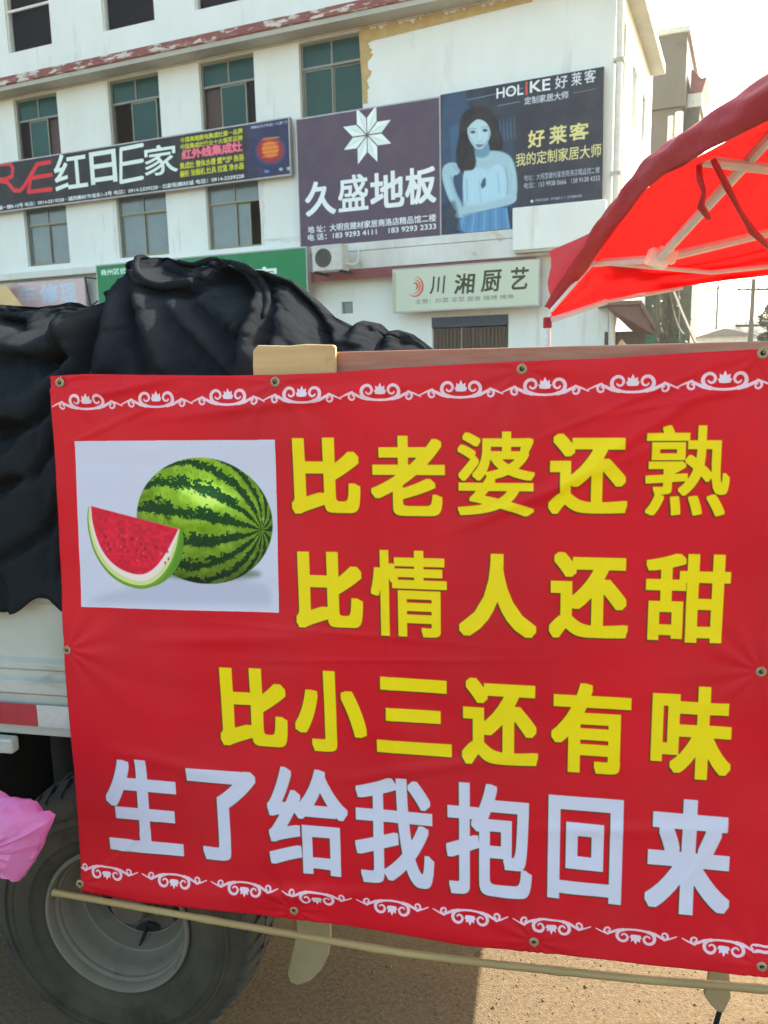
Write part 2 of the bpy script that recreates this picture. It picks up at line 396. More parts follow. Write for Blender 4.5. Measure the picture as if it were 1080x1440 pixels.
BC.poly([(130, 712), (130, 712), (130, 712), (130, 735), (137, 763), (148, 785), (165, 803), (186, 814), (205, 817), (221, 809), (236, 792), (247, 768), (254, 743), (254, 743), (254, 743)], (245, 226, 222), 1, 1, rnd=2)
BC.poly([(131, 711), (131, 711), (131, 711), (133, 735), (141, 762), (152, 782), (169, 798), (188, 806), (205, 807), (219, 799), (233, 782), (245, 760), (253, 743), (253, 743), (253, 743)], (222, 30, 58), 1, 1, rnd=2)
for k in range(46):
    x = rng.uniform(150, 240); y = rng.uniform(745, 795)
    if abs(y-(765+(x-190)*.12)) < 22 and y > 730+(x-130)*.3+6: BC.ell(x, y, 1.3, 2.1, (120, 10, 26) if k % 3 else (235, 110, 120), .7, 1)
BC.A += (rng.random((BC.H, BC.W, 1))-.5)*.035
fl = vnoise((BC.H, BC.W), (160, 190), 77, 2)[..., None]; fm = ((BC.A[..., 0:1] > .7) & (BC.A[..., 1:2] < .2) & (BC.A[..., 2:3] > .19)); BC.A = np.where(fm, BC.A*(.86+.28*fl), BC.A)
im_banner = BC.image('banner_print')

# ---- left signboard  (local facade coordinates, board face 0.22 m proud)
FL = FAC.off(-.22)
LC = Canvas(FL, -20.2, -7.19, 6.25, 7.78, 110, (36, 39, 44))
def lpx(x, y): return FL.uv(x, y)
for ch, x0, y0, x1, y1 in (('红', 78, 272, 120, 212), ('日', 128, 263, 162, 209), ('家', 204, 252, 248, 200)):
    LC.glyph(ch, (x0, y1 if 0 else y0-(x1-x0)*.06), (x1, y1), (226, 240, 232), .014 if ch != '日' else .03)
e = [(166, 258), (166, 206), (200, 201)]
LC.stroke([(200, 204), (170, 210), (170, 256), (200, 250)], 11, (226, 240, 232)); LC.stroke([(171, 231), (200, 226)], 11, (226, 240, 232))
LC.stroke([(70, 228), (52, 231), (34, 262), (28, 268), (20, 268), (10, 256), (-4, 254)], 12, (222, 40, 50)); LC.stroke([(-14, 232), (14, 230), (18, 236), (17, 248), (8, 252), (-12, 254)], 12, (222, 40, 50))
LC.stroke([(72, 246), (46, 250)], 12, (222, 40, 50)); LC.stroke([(72, 266), (40, 270), (44, 246), (52, 232)], 12, (222, 40, 50))
LC.stroke([(-20, 230), (-20, 280)], 12, (222, 40, 50))
def line(C_, txt, x0, y0, x1, y1, col, h, bold=.05, shadow=None):  # baseline ends and letter height in photo pixels
    a = C_.P(x0, y0); b = C_.P(x1, y1); c = C_.P(x1, y1-h)
    zm = (a[1]+b[1])/2; C_.glyph(txt, (a[0], zm), (b[0], zm+(c[1]-b[1])), col, bold, shadow, raw=True)
line(LC, L_SMALL[0], 254, 202, 341, 188, (196, 200, 40), 8, .03); line(LC, L_SMALL[1], 254, 211, 341, 198, (196, 200, 40), 8, .03)
line(LC, L_SMALL[2], 256, 225, 341, 213, (238, 120, 140), 15, .03, ((190, 30, 60), 1, 0, 0, .9))
line(LC, L_SMALL[3], 253, 239, 343, 226, (206, 206, 40), 10, .03); line(LC, L_SMALL[4], 253, 250, 343, 238, (206, 206, 40), 10, .03)
line(LC, L_SMALL[5], -60, 304, 343, 250, (205, 214, 212), 7, .03)
LC.poly([(346, 170), (411, 163), (413, 246), (349, 253)], (38, 46, 82), 1, 1)
LC.ell(380, 212, 22, 20, (70, 110, 170), .5, 4); LC.ell(380, 211, 19, 18, (165, 40, 40), .95, 2); LC.ell(380, 210, 12, 12, (220, 120, 50), .95, 2)
for k in range(4): LC.stroke([(369, 203+k*6), (391, 200+k*6)], 2.2, (235, 170, 70), .8, blur=1)
LC.stroke([(370, 196), (392, 193)], 3, (220, 190, 90), .8, blur=1); LC.ell(375, 241, 4, 2, (110, 170, 230), .8, 1); LC.ell(395, 238, 3, 2.4, (190, 200, 210), .9, 1); LC.ell(406, 237, 3, 2.8, (190, 200, 210), .9, 1)
line(LC, L_SMALL[6], 353, 181, 404, 174, (190, 195, 210), 4, 0)
im_left = LC.image('stove_sign_print')

# ---- purple flooring sign and wardrobe poster
FP = FAC.off(-.24)
PC = Canvas(FP, -7.12, FP.uv(620, 220)[0], 4.5, 7.66, 150, (84, 70, 88))
cx, cy = PC.P(516, 190)
for k in range(8):
    a = math.pi/8 + k*math.pi/4; r1, r2 = .64*PC.k, .36*PC.k
    p = lambda rr, aa: (cx+rr*math.cos(aa)*.98, cy+rr*math.sin(aa))
    PC.poly([p(4, a), p(r2, a-.36), p(r1, a), p(4, a)], (224, 240, 232), raw=True); PC.poly([p(4, a), p(r2, a+.36), p(r1, a), p(4, a)], (238, 250, 244), raw=True)
    PC.stroke([p(2, a), p(r1*.6, a)], 1.0, (120, 120, 135), .5, raw=True)
for ch, x0, y0, x1, y1 in (('久', 430, 305, 471, 252), ('盛', 476, 299, 517, 243), ('地', 521, 295, 568, 238), ('板', 570, 289, 613, 232)):
    PC.glyph(ch, (x0, y0), (x1, y1), (232, 240, 238), .028 if ch != '盛' else .018)
line(PC, T_ADDR[0], 433, 331, 613, 309, (222, 232, 230), 11, .02); line(PC, T_ADDR[1], 433, 342, 613, 320, (222, 232, 230), 10, .02)
im_purple = PC.image('flooring_sign_print')
WC = Canvas(FP, FP.uv(620, 220)[0], -.05, 4.5, 7.72, 170, (32, 40, 58))
WC.poly([(620, 130), (720, 110), (726, 330), (620, 340)], (34, 60, 90), .9, 8); WC.poly([(632, 178), (652, 172), (655, 236), (636, 240)], (96, 158, 196), .8, 4)
WC.poly([(655, 120), (735, 104), (740, 170), (690, 175), (658, 150)], (28, 40, 60), .85, 4)
WC.stroke([(656, 141), (736, 124)], 3, (120, 190, 205), .75, blur=1); WC.stroke([(700, 149), (731, 143)], 2.5, (140, 200, 210), .8, blur=1)
for k in range(5): WC.stroke([(703+k*5, 168-k), (704+k*5, 198-k)], 2.5, (80, 130, 160), .7, blur=1)
# the lady on the poster, painted in soft layers: backdrop, hair, arms, dress, face
HR, SK, SK2, SK3 = (13, 18, 28), (160, 196, 208), (104, 150, 174), (184, 214, 222)
WC.poly([(618, 128), (664, 118), (668, 330), (616, 338)], (40, 78, 110), .8, 6, rnd=1)
WC.poly([(646, 172), (652, 158), (664, 151), (678, 149), (691, 155), (699, 170), (703, 186), (708, 200), (706, 212), (692, 214), (672, 214), (668, 234), (660, 246), (650, 244), (642, 232), (641, 214), (646, 192)], HR, 1, 2, rnd=2)
WC.poly([(664, 216), (688, 211), (708, 213), (721, 222), (727, 244), (728, 276), (720, 287), (690, 292), (660, 298), (650, 296), (652, 262), (651, 240)], SK, 1, 2, rnd=2)
WC.poly([(652, 240), (664, 233), (684, 240), (700, 229), (709, 236), (713, 258), (712, 282), (680, 290), (654, 292), (650, 264)], (176, 214, 230), 1, 2, rnd=2)
for x0, y0, x1, y1, w_, c_ in ((666, 246, 664, 280, 7, (178, 220, 235)), (684, 248, 684, 278, 6, (176, 218, 234)), (700, 244, 702, 272, 6, (132, 184, 210)), (656, 252, 657, 284, 5, (118, 168, 196)), (674, 252, 676, 284, 4, (128, 180, 206))):
    WC.stroke([(x0, y0), (x1, y1)], w_, c_, .7, blur=3)
WC.poly([(648, 298), (712, 285), (717, 318), (719, 323), (640, 331)], (84, 142, 186), 1, 1, rnd=1)
for k in range(9): WC.stroke([(653+k*7.3, 299-k*1.6), (646+k*8.6, 330-k*1.1)], 3.4, (56, 108, 156) if k % 2 else (140, 194, 224), .75, blur=2)
WC.poly([(622, 234), (632, 228), (642, 229), (648, 236), (645, 246), (636, 247), (640, 268), (652, 290), (650, 300), (640, 298), (628, 274), (621, 250)], SK, 1, 1, rnd=2)
WC.stroke([(634, 248), (641, 272), (650, 290)], 5, SK2, .7, blur=3); WC.stroke([(626, 246), (632, 272), (641, 290)], 4, SK3, .7, blur=2)
for k in range(4): WC.stroke([(636+k*3, 232+k*.6), (641+k*2.4, 240+k)], 1.6, SK2, .8, blur=1)
WC.poly([(638, 302), (650, 290), (678, 285), (704, 279), (724, 270), (728, 280), (720, 288), (690, 294), (656, 303), (642, 308)], SK, 1, 1, rnd=2)
WC.stroke([(650, 303), (690, 295), (720, 288)], 3.5, (76, 126, 156), .75, blur=2); WC.stroke([(656, 291), (690, 284), (718, 275)], 4, SK3, .8, blur=2)
WC.stroke([(717, 226), (723, 246), (722, 268)], 5, SK3, .6, blur=3); WC.stroke([(711, 236), (714, 256), (713, 274)], 3, (84, 134, 164), .7, blur=2)
WC.poly([(658, 240), (646, 240), (641, 226), (644, 204), (654, 190), (664, 206), (670, 222), (668, 238)], HR, 1, 2, rnd=2)
WC.stroke([(650, 196), (649, 214), (654, 232)], 3, (50, 62, 80), .6, blur=3); WC.stroke([(697, 176), (701, 196), (700, 208)], 3, (42, 54, 72), .6, blur=3)
WC.poly([(666, 200), (686, 196), (690, 214), (682, 222), (668, 222)], SK2, 1, 2, rnd=1); WC.stroke([(668, 222), (680, 226), (700, 218)], 4, SK3, .6, blur=3)
WC.poly([(657, 176), (662, 166), (674, 162), (686, 166), (691, 178), (690, 192), (684, 204), (675, 211), (667, 208), (660, 198), (657, 187)], SK3, 1, 1, rnd=2)
WC.stroke([(689, 176), (688, 194), (680, 206)], 4.5, SK2, .7, blur=3); WC.stroke([(659, 178), (660, 192), (667, 204)], 3, SK2, .55, blur=3)
WC.poly([(656, 182), (657, 168), (668, 158), (682, 158), (692, 168), (695, 186), (697, 200), (692, 206), (691, 186), (685, 172), (672, 166), (662, 174)], HR, 1, 1, rnd=2)
for x, y in ((665, 185.5), (682, 183)):
    WC.stroke([(x-5, y-3.2), (x, y-5), (x+4.6, y-4)], 1.7, (56, 74, 92), .75, blur=1); WC.ell(x, y+.4, 4.4, 2.6, (128, 168, 188), .8, 1); WC.ell(x, y+.3, 3.2, 1.6, (22, 34, 50), .95, 1)
WC.stroke([(674, 184), (675, 196)], 2.6, (224, 242, 246), .6, blur=1); WC.stroke([(671, 198), (675, 200), (679, 198)], 1.8, (104, 146, 168), .8, blur=1); WC.stroke([(671, 186), (671, 195)], 2, SK2, .5, blur=2)
WC.poly([(668, 204), (672, 202.6), (676, 203.2), (681, 202), (676, 207.5), (672, 207.6)], (104, 98, 124), .9, 1); WC.stroke([(670, 211), (676, 211.5)], 1.6, SK2, .5, blur=1)
WC.stroke([(664, 222), (680, 252), (698, 216)], 1.0, (96, 138, 160), .55); WC.poly([(679, 252), (683, 250), (683, 261), (678, 266), (676, 260)], (40, 66, 86), .85, 1)
WC.poly([(612, 290), (640, 282), (650, 330), (610, 338)], (18, 24, 40), .45, 5)
def wg(t, x0, y0, x1, y1, col, b): WC.glyph(t, (x0, y0), (x1, y1), col, b)
wg('HOL', 698, 139, 736, 118, (226, 232, 232), .03); wg('i', 738.5, 134, 742, 115, (214, 80, 70), .05); wg('KE', 745, 131, 774, 110, (226, 232, 232), .03)
wg('好', 780, 126, 798, 105, (212, 220, 222), .012); wg('莱', 803, 122, 818, 101, (212, 220, 222), .012); wg('客', 821, 118, 838, 97, (212, 220, 222), .012)
line(WC, '定制家居大师', 737, 148, 799, 139, (196, 206, 214), 11, .02)
WC.stroke([(806, 131), (838, 125)], 1.6, (150, 160, 170), .9)
for ch, x0, y0, x1, y1 in (('好', 742, 209, 766, 181), ('莱', 772, 204, 797, 175), ('客', 800, 199, 828, 171)): wg(ch, x0, y0, x1, y1, (222, 214, 140), .025)
line(WC, T_ADDR[2][:0]+'我的定制家居大师', 725, 237, 845, 218, (222, 214, 140), 19, .012)
line(WC, T_ADDR[2], 737, 257, 843, 241, (196, 206, 214), 9, .01); line(WC, T_ADDR[3], 737, 267, 843, 253, (196, 206, 214), 9, .01)
line(WC, T_ADDR[4], 752, 285, 818, 276, (176, 186, 196), 4, 0); WC.ell(748, 283, 2.2, 2.2, (200, 210, 214), 1, 0)
im_poster = WC.image('wardrobe_poster_print')

# ---- green shop sign, cream restaurant sign, faded pink sign
FG = FAC.off(-.55); g0 = FG.uv(134, 372)[0]; g1 = FG.uv(431, 350)[0]; gz0, gz1 = FG.uv(300, 425)[1], FG.uv(300, 358)[1]
GC = Canvas(FG, g0, g1, gz0, gz1, 110, (22, 128, 78))
line(GC, '商州区优质直营店', 142, 390, 214, 381, (220, 240, 228), 9, .02)
GC.ell(181, 404, 15, 15, (210, 232, 220), 1, 0); GC.ell(181, 404, 12, 12, (60, 120, 80), 1, 0); GC.ell(181, 400, 8, 7, (225, 240, 230), 1, 0); GC.stroke([(181, 402), (181, 414)], 2, (225, 240, 230), 1)
GC.glyph('家', (356, 408), (390, 374), (226, 240, 230), .03); GC.glyph('好', (310, 412), (344, 378), (226, 240, 230), .03)
im_green = GC.image('green_sign_print')
FR = FAC.off(-.5); c0, c1 = FR.uv(552, 410)[0], FR.uv(759, 400)[0]; cz0, cz1 = FR.uv(600, 438)[1], FR.uv(600, 375)[1]
CC = Canvas(FR, c0, c1, cz0, cz1, 240, (196, 206, 184))
CC.poly([(552, 382), (557, 384), (557, 440), (552, 442)], (176, 180, 140), 1, 1)
for ch, x0, y0, x1, y1 in (('川', 604, 414, 624, 388), ('湘', 638, 414, 666, 384), ('厨', 676, 411, 703, 379), ('艺', 716, 408, 741, 375)):
    CC.glyph(ch, (x0, y0), (x1, y1), (58, 62, 42), .018, shear=.10)
line(CC, '主营：炒菜 凉菜 面食 烧烤 烤串', 584, 428, 722, 420, (100, 108, 92), 7, .0)
cu_, cz_ = CC.P(583, 403)
for k, (r_, c_) in enumerate(((50, (206, 70, 50)), (34, (214, 100, 60)), (18, (200, 60, 50)))):
    pts = [(cu_+r_*1.0*math.cos(a)*.92, cz_+r_*math.sin(a)) for a in np.linspace(-2.4+k*.5, 1.5+k*.3, 20)]
    CC.stroke(pts, [1+10*math.sin(math.pi*i/19) for i in range(20)], c_, .9, raw=True)
im_cream = CC.image('restaurant_sign_print')
FK = FAC.off(-.3); k0, k1 = -21.5, FK.uv(119, 395)[0]; kz0, kz1 = FK.uv(60, 440)[1], FK.uv(60, 395)[1]
KC = Canvas(FK, k0, k1, kz0, kz1, 90, (212, 184, 184))
for ch, x0, y0, x1, y1 in (('车', 24, 428, 50, 401), ('修', 57, 427, 81, 398), ('理', 85, 426, 106, 397), ('汽', -10, 430, 15, 404)):
    KC.glyph(ch, (x0, y0), (x1, y1), (196, 208, 224), .04)
im_pink = KC.image('repair_sign_print')

# ================================================================== MATERIALS
M = {}
M['wall'] = mat('white_render', (.80, .84, .79), .9, col2=(.70, .74, .68), nscale=.9, namt=.5, stretch=(1, 1, .45), bump=(9, .25, .01), col3=(.50, .47, .38), n3=(1.1, .58, .82), st3=(2.2, 2.2, .35))
M['wall_low'] = mat('stained_render', (.74, .77, .72), .9, col2=(.55, .54, .48), nscale=1.6, namt=.45, stretch=(1, 1, .6), bump=(12, .3, .01), col3=(.34, .30, .24), n3=(2.4, .60, .72))
M['ochre'] = mat('ochre_plaster', (.42, .28, .08), .9, col2=(.55, .42, .2), nscale=5, bump=(20, .3, .01))
M['cornice'] = mat('peeling_red_paint', (.20, .055, .05), .85, col2=(.28, .10, .08), nscale=3, bump=(14, .3, .01), col3=(.60, .56, .50), n3=(3.2, .52, .58), st3=(.8, .8, 3.5))
M['soffit'] = mat('grey_soffit', (.50, .50, .44), .9, col2=(.38, .37, .32), nscale=2, bump=(10, .2, .01))
M['frame'] = mat('window_aluminium', (.20, .19, .13), .45, .5, col2=(.22, .22, .18), nscale=6)
M['glass_green'] = mat('green_window_glass', (.008, .075, .058), .12, spec=.2, col2=(.004, .038, .034), nscale=.7)
M['glass_blue'] = mat('pale_blue_window_glass', (.09, .14, .155), .14, spec=.6, col2=(.15, .20, .20), nscale=1.3)
M['dark_glass_and_gap'] = mat('dark_glass_and_unlit_opening', (.008, .008, .011), .8, spec=.1)
M['fascia'] = mat('dark_red_fascia', (.20, .05, .05), .8, col2=(.26, .08, .07), nscale=4)
M['curtain'] = mat('window_curtain', (.30, .34, .36), .9, col2=(.16, .19, .22), nscale=10, stretch=(1, 1, .05))
M['board_back'] = mat('sign_frame_metal', (.32, .30, .33), .5, .6, col2=(.5, .45, .38), nscale=4)
M['int'] = mat('room_interior', (.055, .045, .04), .95)
M['brown_sash'] = mat('brown_curtain', (.10, .065, .055), .8, col2=(.06, .045, .04), nscale=6, stretch=(1, 1, .1))
M['slat'] = mat('brown_shutter_wood', (.06, .035, .022), .7, col2=(.12, .08, .05), nscale=8, stretch=(3, 3, .4))
M['navy'] = mat('navy_lintel_paint', (.02, .035, .07), .5)
M['white_met'] = mat('white_painted_metal', (.62, .62, .57), .4, col2=(.45, .44, .38), nscale=5, bump=(30, .1, .003))
M['grille'] = mat('dark_grille', (.035, .032, .03), .5, .4)
M['pipe'] = mat('white_pipe', (.78, .76, .66), .5, col2=(.6, .56, .46), nscale=4)
M['grey_conc'] = mat('grey_concrete', (.135, .118, .09), .9, col2=(.09, .08, .064), nscale=.8, stretch=(1, 1, .4), bump=(6, .3, .02), col3=(.055, .05, .042), n3=(.6, .58, .7))
M['grey_plaster'] = mat('grey_plaster', (.105, .11, .08), .95, col2=(.06, .065, .05), nscale=1.5, bump=(8, .4, .02), col3=(.16, .16, .13), n3=(2, .58, .68))
M['tin'] = mat('brown_tin_roof', (.12, .06, .045), .6, col2=(.2, .12, .09), nscale=3)
M['greenpaint'] = mat('green_awning', (.02, .10, .045), .6)
M['bark'] = mat('bark', (.06, .05, .035), .95, col2=(.11, .09, .07), nscale=6, stretch=(3, 3, .6), bump=(12, .6, .03))
M['leaf'] = mat('leaves', (.016, .03, .011), .7, col2=(.04, .06, .02), nscale=3)
M['hill'] = mat('wooded_hill', (.045, .062, .036), .95, col2=(.08, .088, .055), nscale=.12, bump=(.4, .6, .8))
M['asphalt'] = mat('dusty_asphalt', (.185, .135, .078), .95, col2=(.075, .057, .036), nscale=75, namt=.45, bump=(170, .8, .005), col3=(.20, .145, .075), n3=(1.2, .45, .75), spec=.25)
M['dirt'] = mat('pale_yard', (.23, .20, .16), .95, col2=(.17, .15, .12), nscale=2)
M['tarp'] = mat('black_shade_cloth', (.0135, .0160, .0195), .95, col2=(.021, .0245, .029), nscale=3.0, bump=(28, .55, .008), spec=.0, col3=(.023, .024, .025), n3=(2.6, .55, .8))
M['tyre'] = mat('dusty_tyre_rubber', (.034, .030, .023), .95, col2=(.080, .068, .046), nscale=7, bump=(60, .3, .002), col3=(.018, .017, .015), n3=(5, .54, .70), spec=.15)
M['tread'] = mat('black_tread_rubber', (.022, .022, .021), .85, col2=(.06, .055, .045), nscale=9, bump=(50, .4, .003))
M['rim'] = mat('dusty_grey_rim', (.13, .114, .085), .7, .0, col2=(.165, .145, .108), nscale=14, bump=(60, .3, .001), col3=(.075, .055, .035), n3=(16, .55, .75), spec=.3)
M['disc'] = mat('rusty_wheel_disc', (.06, .048, .036), .75, .1, col2=(.13, .09, .06), nscale=8, bump=(40, .3, .002), col3=(.10, .035, .02), n3=(7, .55, .66))
M['hole'] = mat('black_hollow', (.006, .006, .006), .9)
M['panel'] = mat('truck_white_paint', (.48, .50, .45), .38, col2=(.36, .37, .32), nscale=4, stretch=(1, 1, .5), bump=(20, .08, .003), col3=(.22, .20, .16), n3=(5, .58, .72), st3=(.6, .6, 2.5))
M['panel_edge'] = mat('worn_panel_edge', (.34, .31, .24), .6, col2=(.20, .16, .11), nscale=12)
M['tape_red'] = mat('red_reflective_tape', (.42, .035, .05), .35, col2=(.32, .03, .04), nscale=40)
M['tape_white'] = mat('white_reflective_tape', (.52, .52, .50), .35, col2=(.42, .41, .38), nscale=40)
M['chassis'] = mat('dirty_black_chassis', (.010, .009, .008), .9, col2=(.026, .022, .017), nscale=6, bump=(20, .4, .005))
M['plywood'] = mat('reddish_plank', (.40, .165, .10), .7, col2=(.30, .115, .07), nscale=5, stretch=(.6, 4, 8), bump=(14, .3, .003, (.4, 3, 6)), col3=(.42, .26, .18), n3=(3, .55, .7), st3=(.5, 3, 4))
M['bedwood'] = mat('truck_floor_plank', (.16, .11, .07), .85, col2=(.09, .065, .045), nscale=5, stretch=(.4, 3, 3))
M['card'] = mat('tan_foam_block', (.60, .40, .19), .85, col2=(.48, .30, .13), nscale=9, stretch=(.5, 2, 4), bump=(24, .3, .003), col3=(.36, .22, .10), n3=(6, .60, .72))
M['bamboo'] = mat('pale_bamboo', (.40, .29, .11), .6, col2=(.22, .15, .06), nscale=9, stretch=(.3, 3, 3), bump=(30, .3, .002, (.3, 3, 3)))
M['brass'] = mat('tarnished_eyelet', (.42, .32, .18), .5, .2, col2=(.25, .19, .11), nscale=60)
M['cord'] = mat('thin_cord', (.30, .22, .14), .9)
M['pink'] = mat('thin_pink_plastic', (.82, .20, .55), .3, col2=(.90, .42, .72), nscale=9, spec=.5, bump=(30, .5, .005), transl=((.90, .30, .62), .5))
M['strap'] = mat('cream_webbing', (.26, .19, .085), .75, col2=(.32, .25, .13), nscale=14, bump=(60, .4, .002))
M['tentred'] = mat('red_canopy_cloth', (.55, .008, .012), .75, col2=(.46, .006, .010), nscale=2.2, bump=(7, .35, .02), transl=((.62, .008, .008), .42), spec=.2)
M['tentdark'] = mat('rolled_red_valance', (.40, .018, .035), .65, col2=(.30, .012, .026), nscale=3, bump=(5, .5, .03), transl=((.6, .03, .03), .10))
M['tentcorner'] = mat('red_corner_valance', (.34, .022, .036), .8, col2=(.26, .015, .026), nscale=3, bump=(6, .4, .02), transl=((.4, .03, .05), .07))
M['pole'] = mat('tent_frame_metal', (.54, .62, .70), .45, .0, col2=(.42, .49, .55), nscale=8)
M['joint'] = mat('plastic_joint', (.74, .73, .70), .55)
M['yellow'] = mat('yellow_awning_cloth', (.66, .46, .20), .8, col2=(.55, .36, .14), nscale=3)

# ================================================================== GROUND, HILLS
g = MB(); g.quad((-500, -500, 0), (500, -500, 0), (500, 700, 0), (-500, 700, 0)); tag(g.build('ground', M['asphalt']), kind='structure')
def ridge(name, Y, x0, x1, hfn, n=80):
    m = MB(); G = []
    for j, (dy, f) in enumerate(((-30, 0), (-18, .45), (-8, .8), (0, 1), (15, .8), (40, 0))):
        row = []
        for i in range(n+1):
            x = x0+(x1-x0)*i/n; h = hfn(x)
            row.append((x, Y+dy+3*math.sin(x*.11+j), -.5 + (h+.5)*f*(1+.12*math.sin(i*1.7+j*2.1)*(f < 1))))
        G.append(row)
    m.grid(G); return tag(m.build(name, M['hill'], smooth=True), kind='structure')
def hl(px, Y, py): return at(px, py, Y).z
_hz = [(-600, 505), (500, 500), (900, 478), (960, 470), (1000, 468), (1040, 455), (1090, 448), (1160, 440), (1400, 455), (2400, 490)]
def hfn(x):
    px = 540+FPX*x/260; pts = _hz
    for (a, b), (c, d) in zip(pts, pts[1:]):
        if a <= px <= c: py = b+(d-b)*(px-a)/(c-a); break
    else: py = 498
    return max(3, hl(min(max(px, 400), 1500), 260, py) + 1.2*math.sin(x*.35)+.8*math.sin(x*.83+1))
ridge('hills', 260, -300, 500, hfn, 260)

# ================================================================== MAIN BUILDING
bld = empty('building', FAC.base, -FA)
tag(bld, 'long white rendered building with three rows of windows and a peeling red cornice', 'building')
COLS = [(-22.0, -20.45), (-18.9, -17.35), (-15.78, -14.25), (-12.55, -10.95), (-9.75, -8.2), (-7.0, -5.42)]
ROWZ = [(4.78, 6.4), (7.45, 9.12), (10.28, 11.9)]
XL, XR, TH = -24.0, .05, .24
ZB = [0, 4.10, 4.78, 6.4, 7.45, 9.12, 9.42, 10.28, 11.9, 12.9]
holes = [(c[0], c[1], r_[0], r_[1]) for c in COLS for r_ in ROWZ if not (c == COLS[5] and r_ == ROWZ[0])]
DOOR = (-3.83, -2.07, 0, 2.88); SW = (-6.1, -5.8, 3.07, 3.34); holes += [DOOR, SW]
def wall_with_holes(x0, x1, z0, z1, holes, tf, depth=TH):   # tf(x, d, z): x along the wall, d into it
    m = MB(); xs = sorted({x0, x1} | {h for q in holes for h in q[:2] if x0 < h < x1}); zs = sorted({z0, z1} | {h for q in holes for h in q[2:] if z0 < h < z1})
    for a, b in zip(xs, xs[1:]):
        for c, d in zip(zs, zs[1:]):
            mx, mz = (a+b)/2, (c+d)/2
            if any(q[0] < mx < q[1] and q[2] < mz < q[3] for q in holes): continue
            m.quad(tf(a, 0, c), tf(b, 0, c), tf(b, 0, d), tf(a, 0, d))
    for a, b, c, d in holes:
        m.quad(tf(a, 0, c), tf(a, depth, c), tf(a, depth, d), tf(a, 0, d)); m.quad(tf(b, 0, c), tf(b, depth, c), tf(b, depth, d), tf(b, 0, d))
        m.quad(tf(a, 0, c), tf(b, 0, c), tf(b, depth, c), tf(a, depth, c)); m.quad(tf(a, 0, d), tf(b, 0, d), tf(b, depth, d), tf(a, depth, d))
    m.quad(tf(x0, depth+3, z0), tf(x1, depth+3, z0), tf(x1, depth+3, z1), tf(x0, depth+3, z1))
    return m
wall_with_holes(XL, XR, 0, 12.9, holes, lambda x, d, z: (x, d, z)).build('front_wall', M['wall'], bld)
SH = [(.75, 1.5, 7.4, 8.8), (2.7, 3.6, 7.2, 8.45), (4.7, 5.4, 7.3, 8.4), (.55, 1.4, 5.1, 6.3), (2.7, 3.6, 4.9, 6.0), (2.7, 3.6, 10.3, 11.8), (.75, 1.5, 10.3, 11.8)]
wall_with_holes(0, 6.9, 0, 12.9, SH, lambda x, d, z: (XR+.001-d, x, z), .2).build('side_wall', M['wall'], bld)
m = MB(); m.box(XL, XR-.3, 6.6, 6.9, 0, 12.9); m.box(XL, XL+.2, .3, 6.6, 0, 12.9); m.build('rear_wall', M['wall'], bld)
m = MB(); m.box(XL, XR, -.02, 6.92, 12.9, 13.1); m.build('roof', M['soffit'], bld)
m = MB()
for z in (4.15, 6.98, 9.6): m.box(XL+.25, XR-.25, .26, 3.2, z, z+.15)
m.build('floor_slab', M['int'], bld)
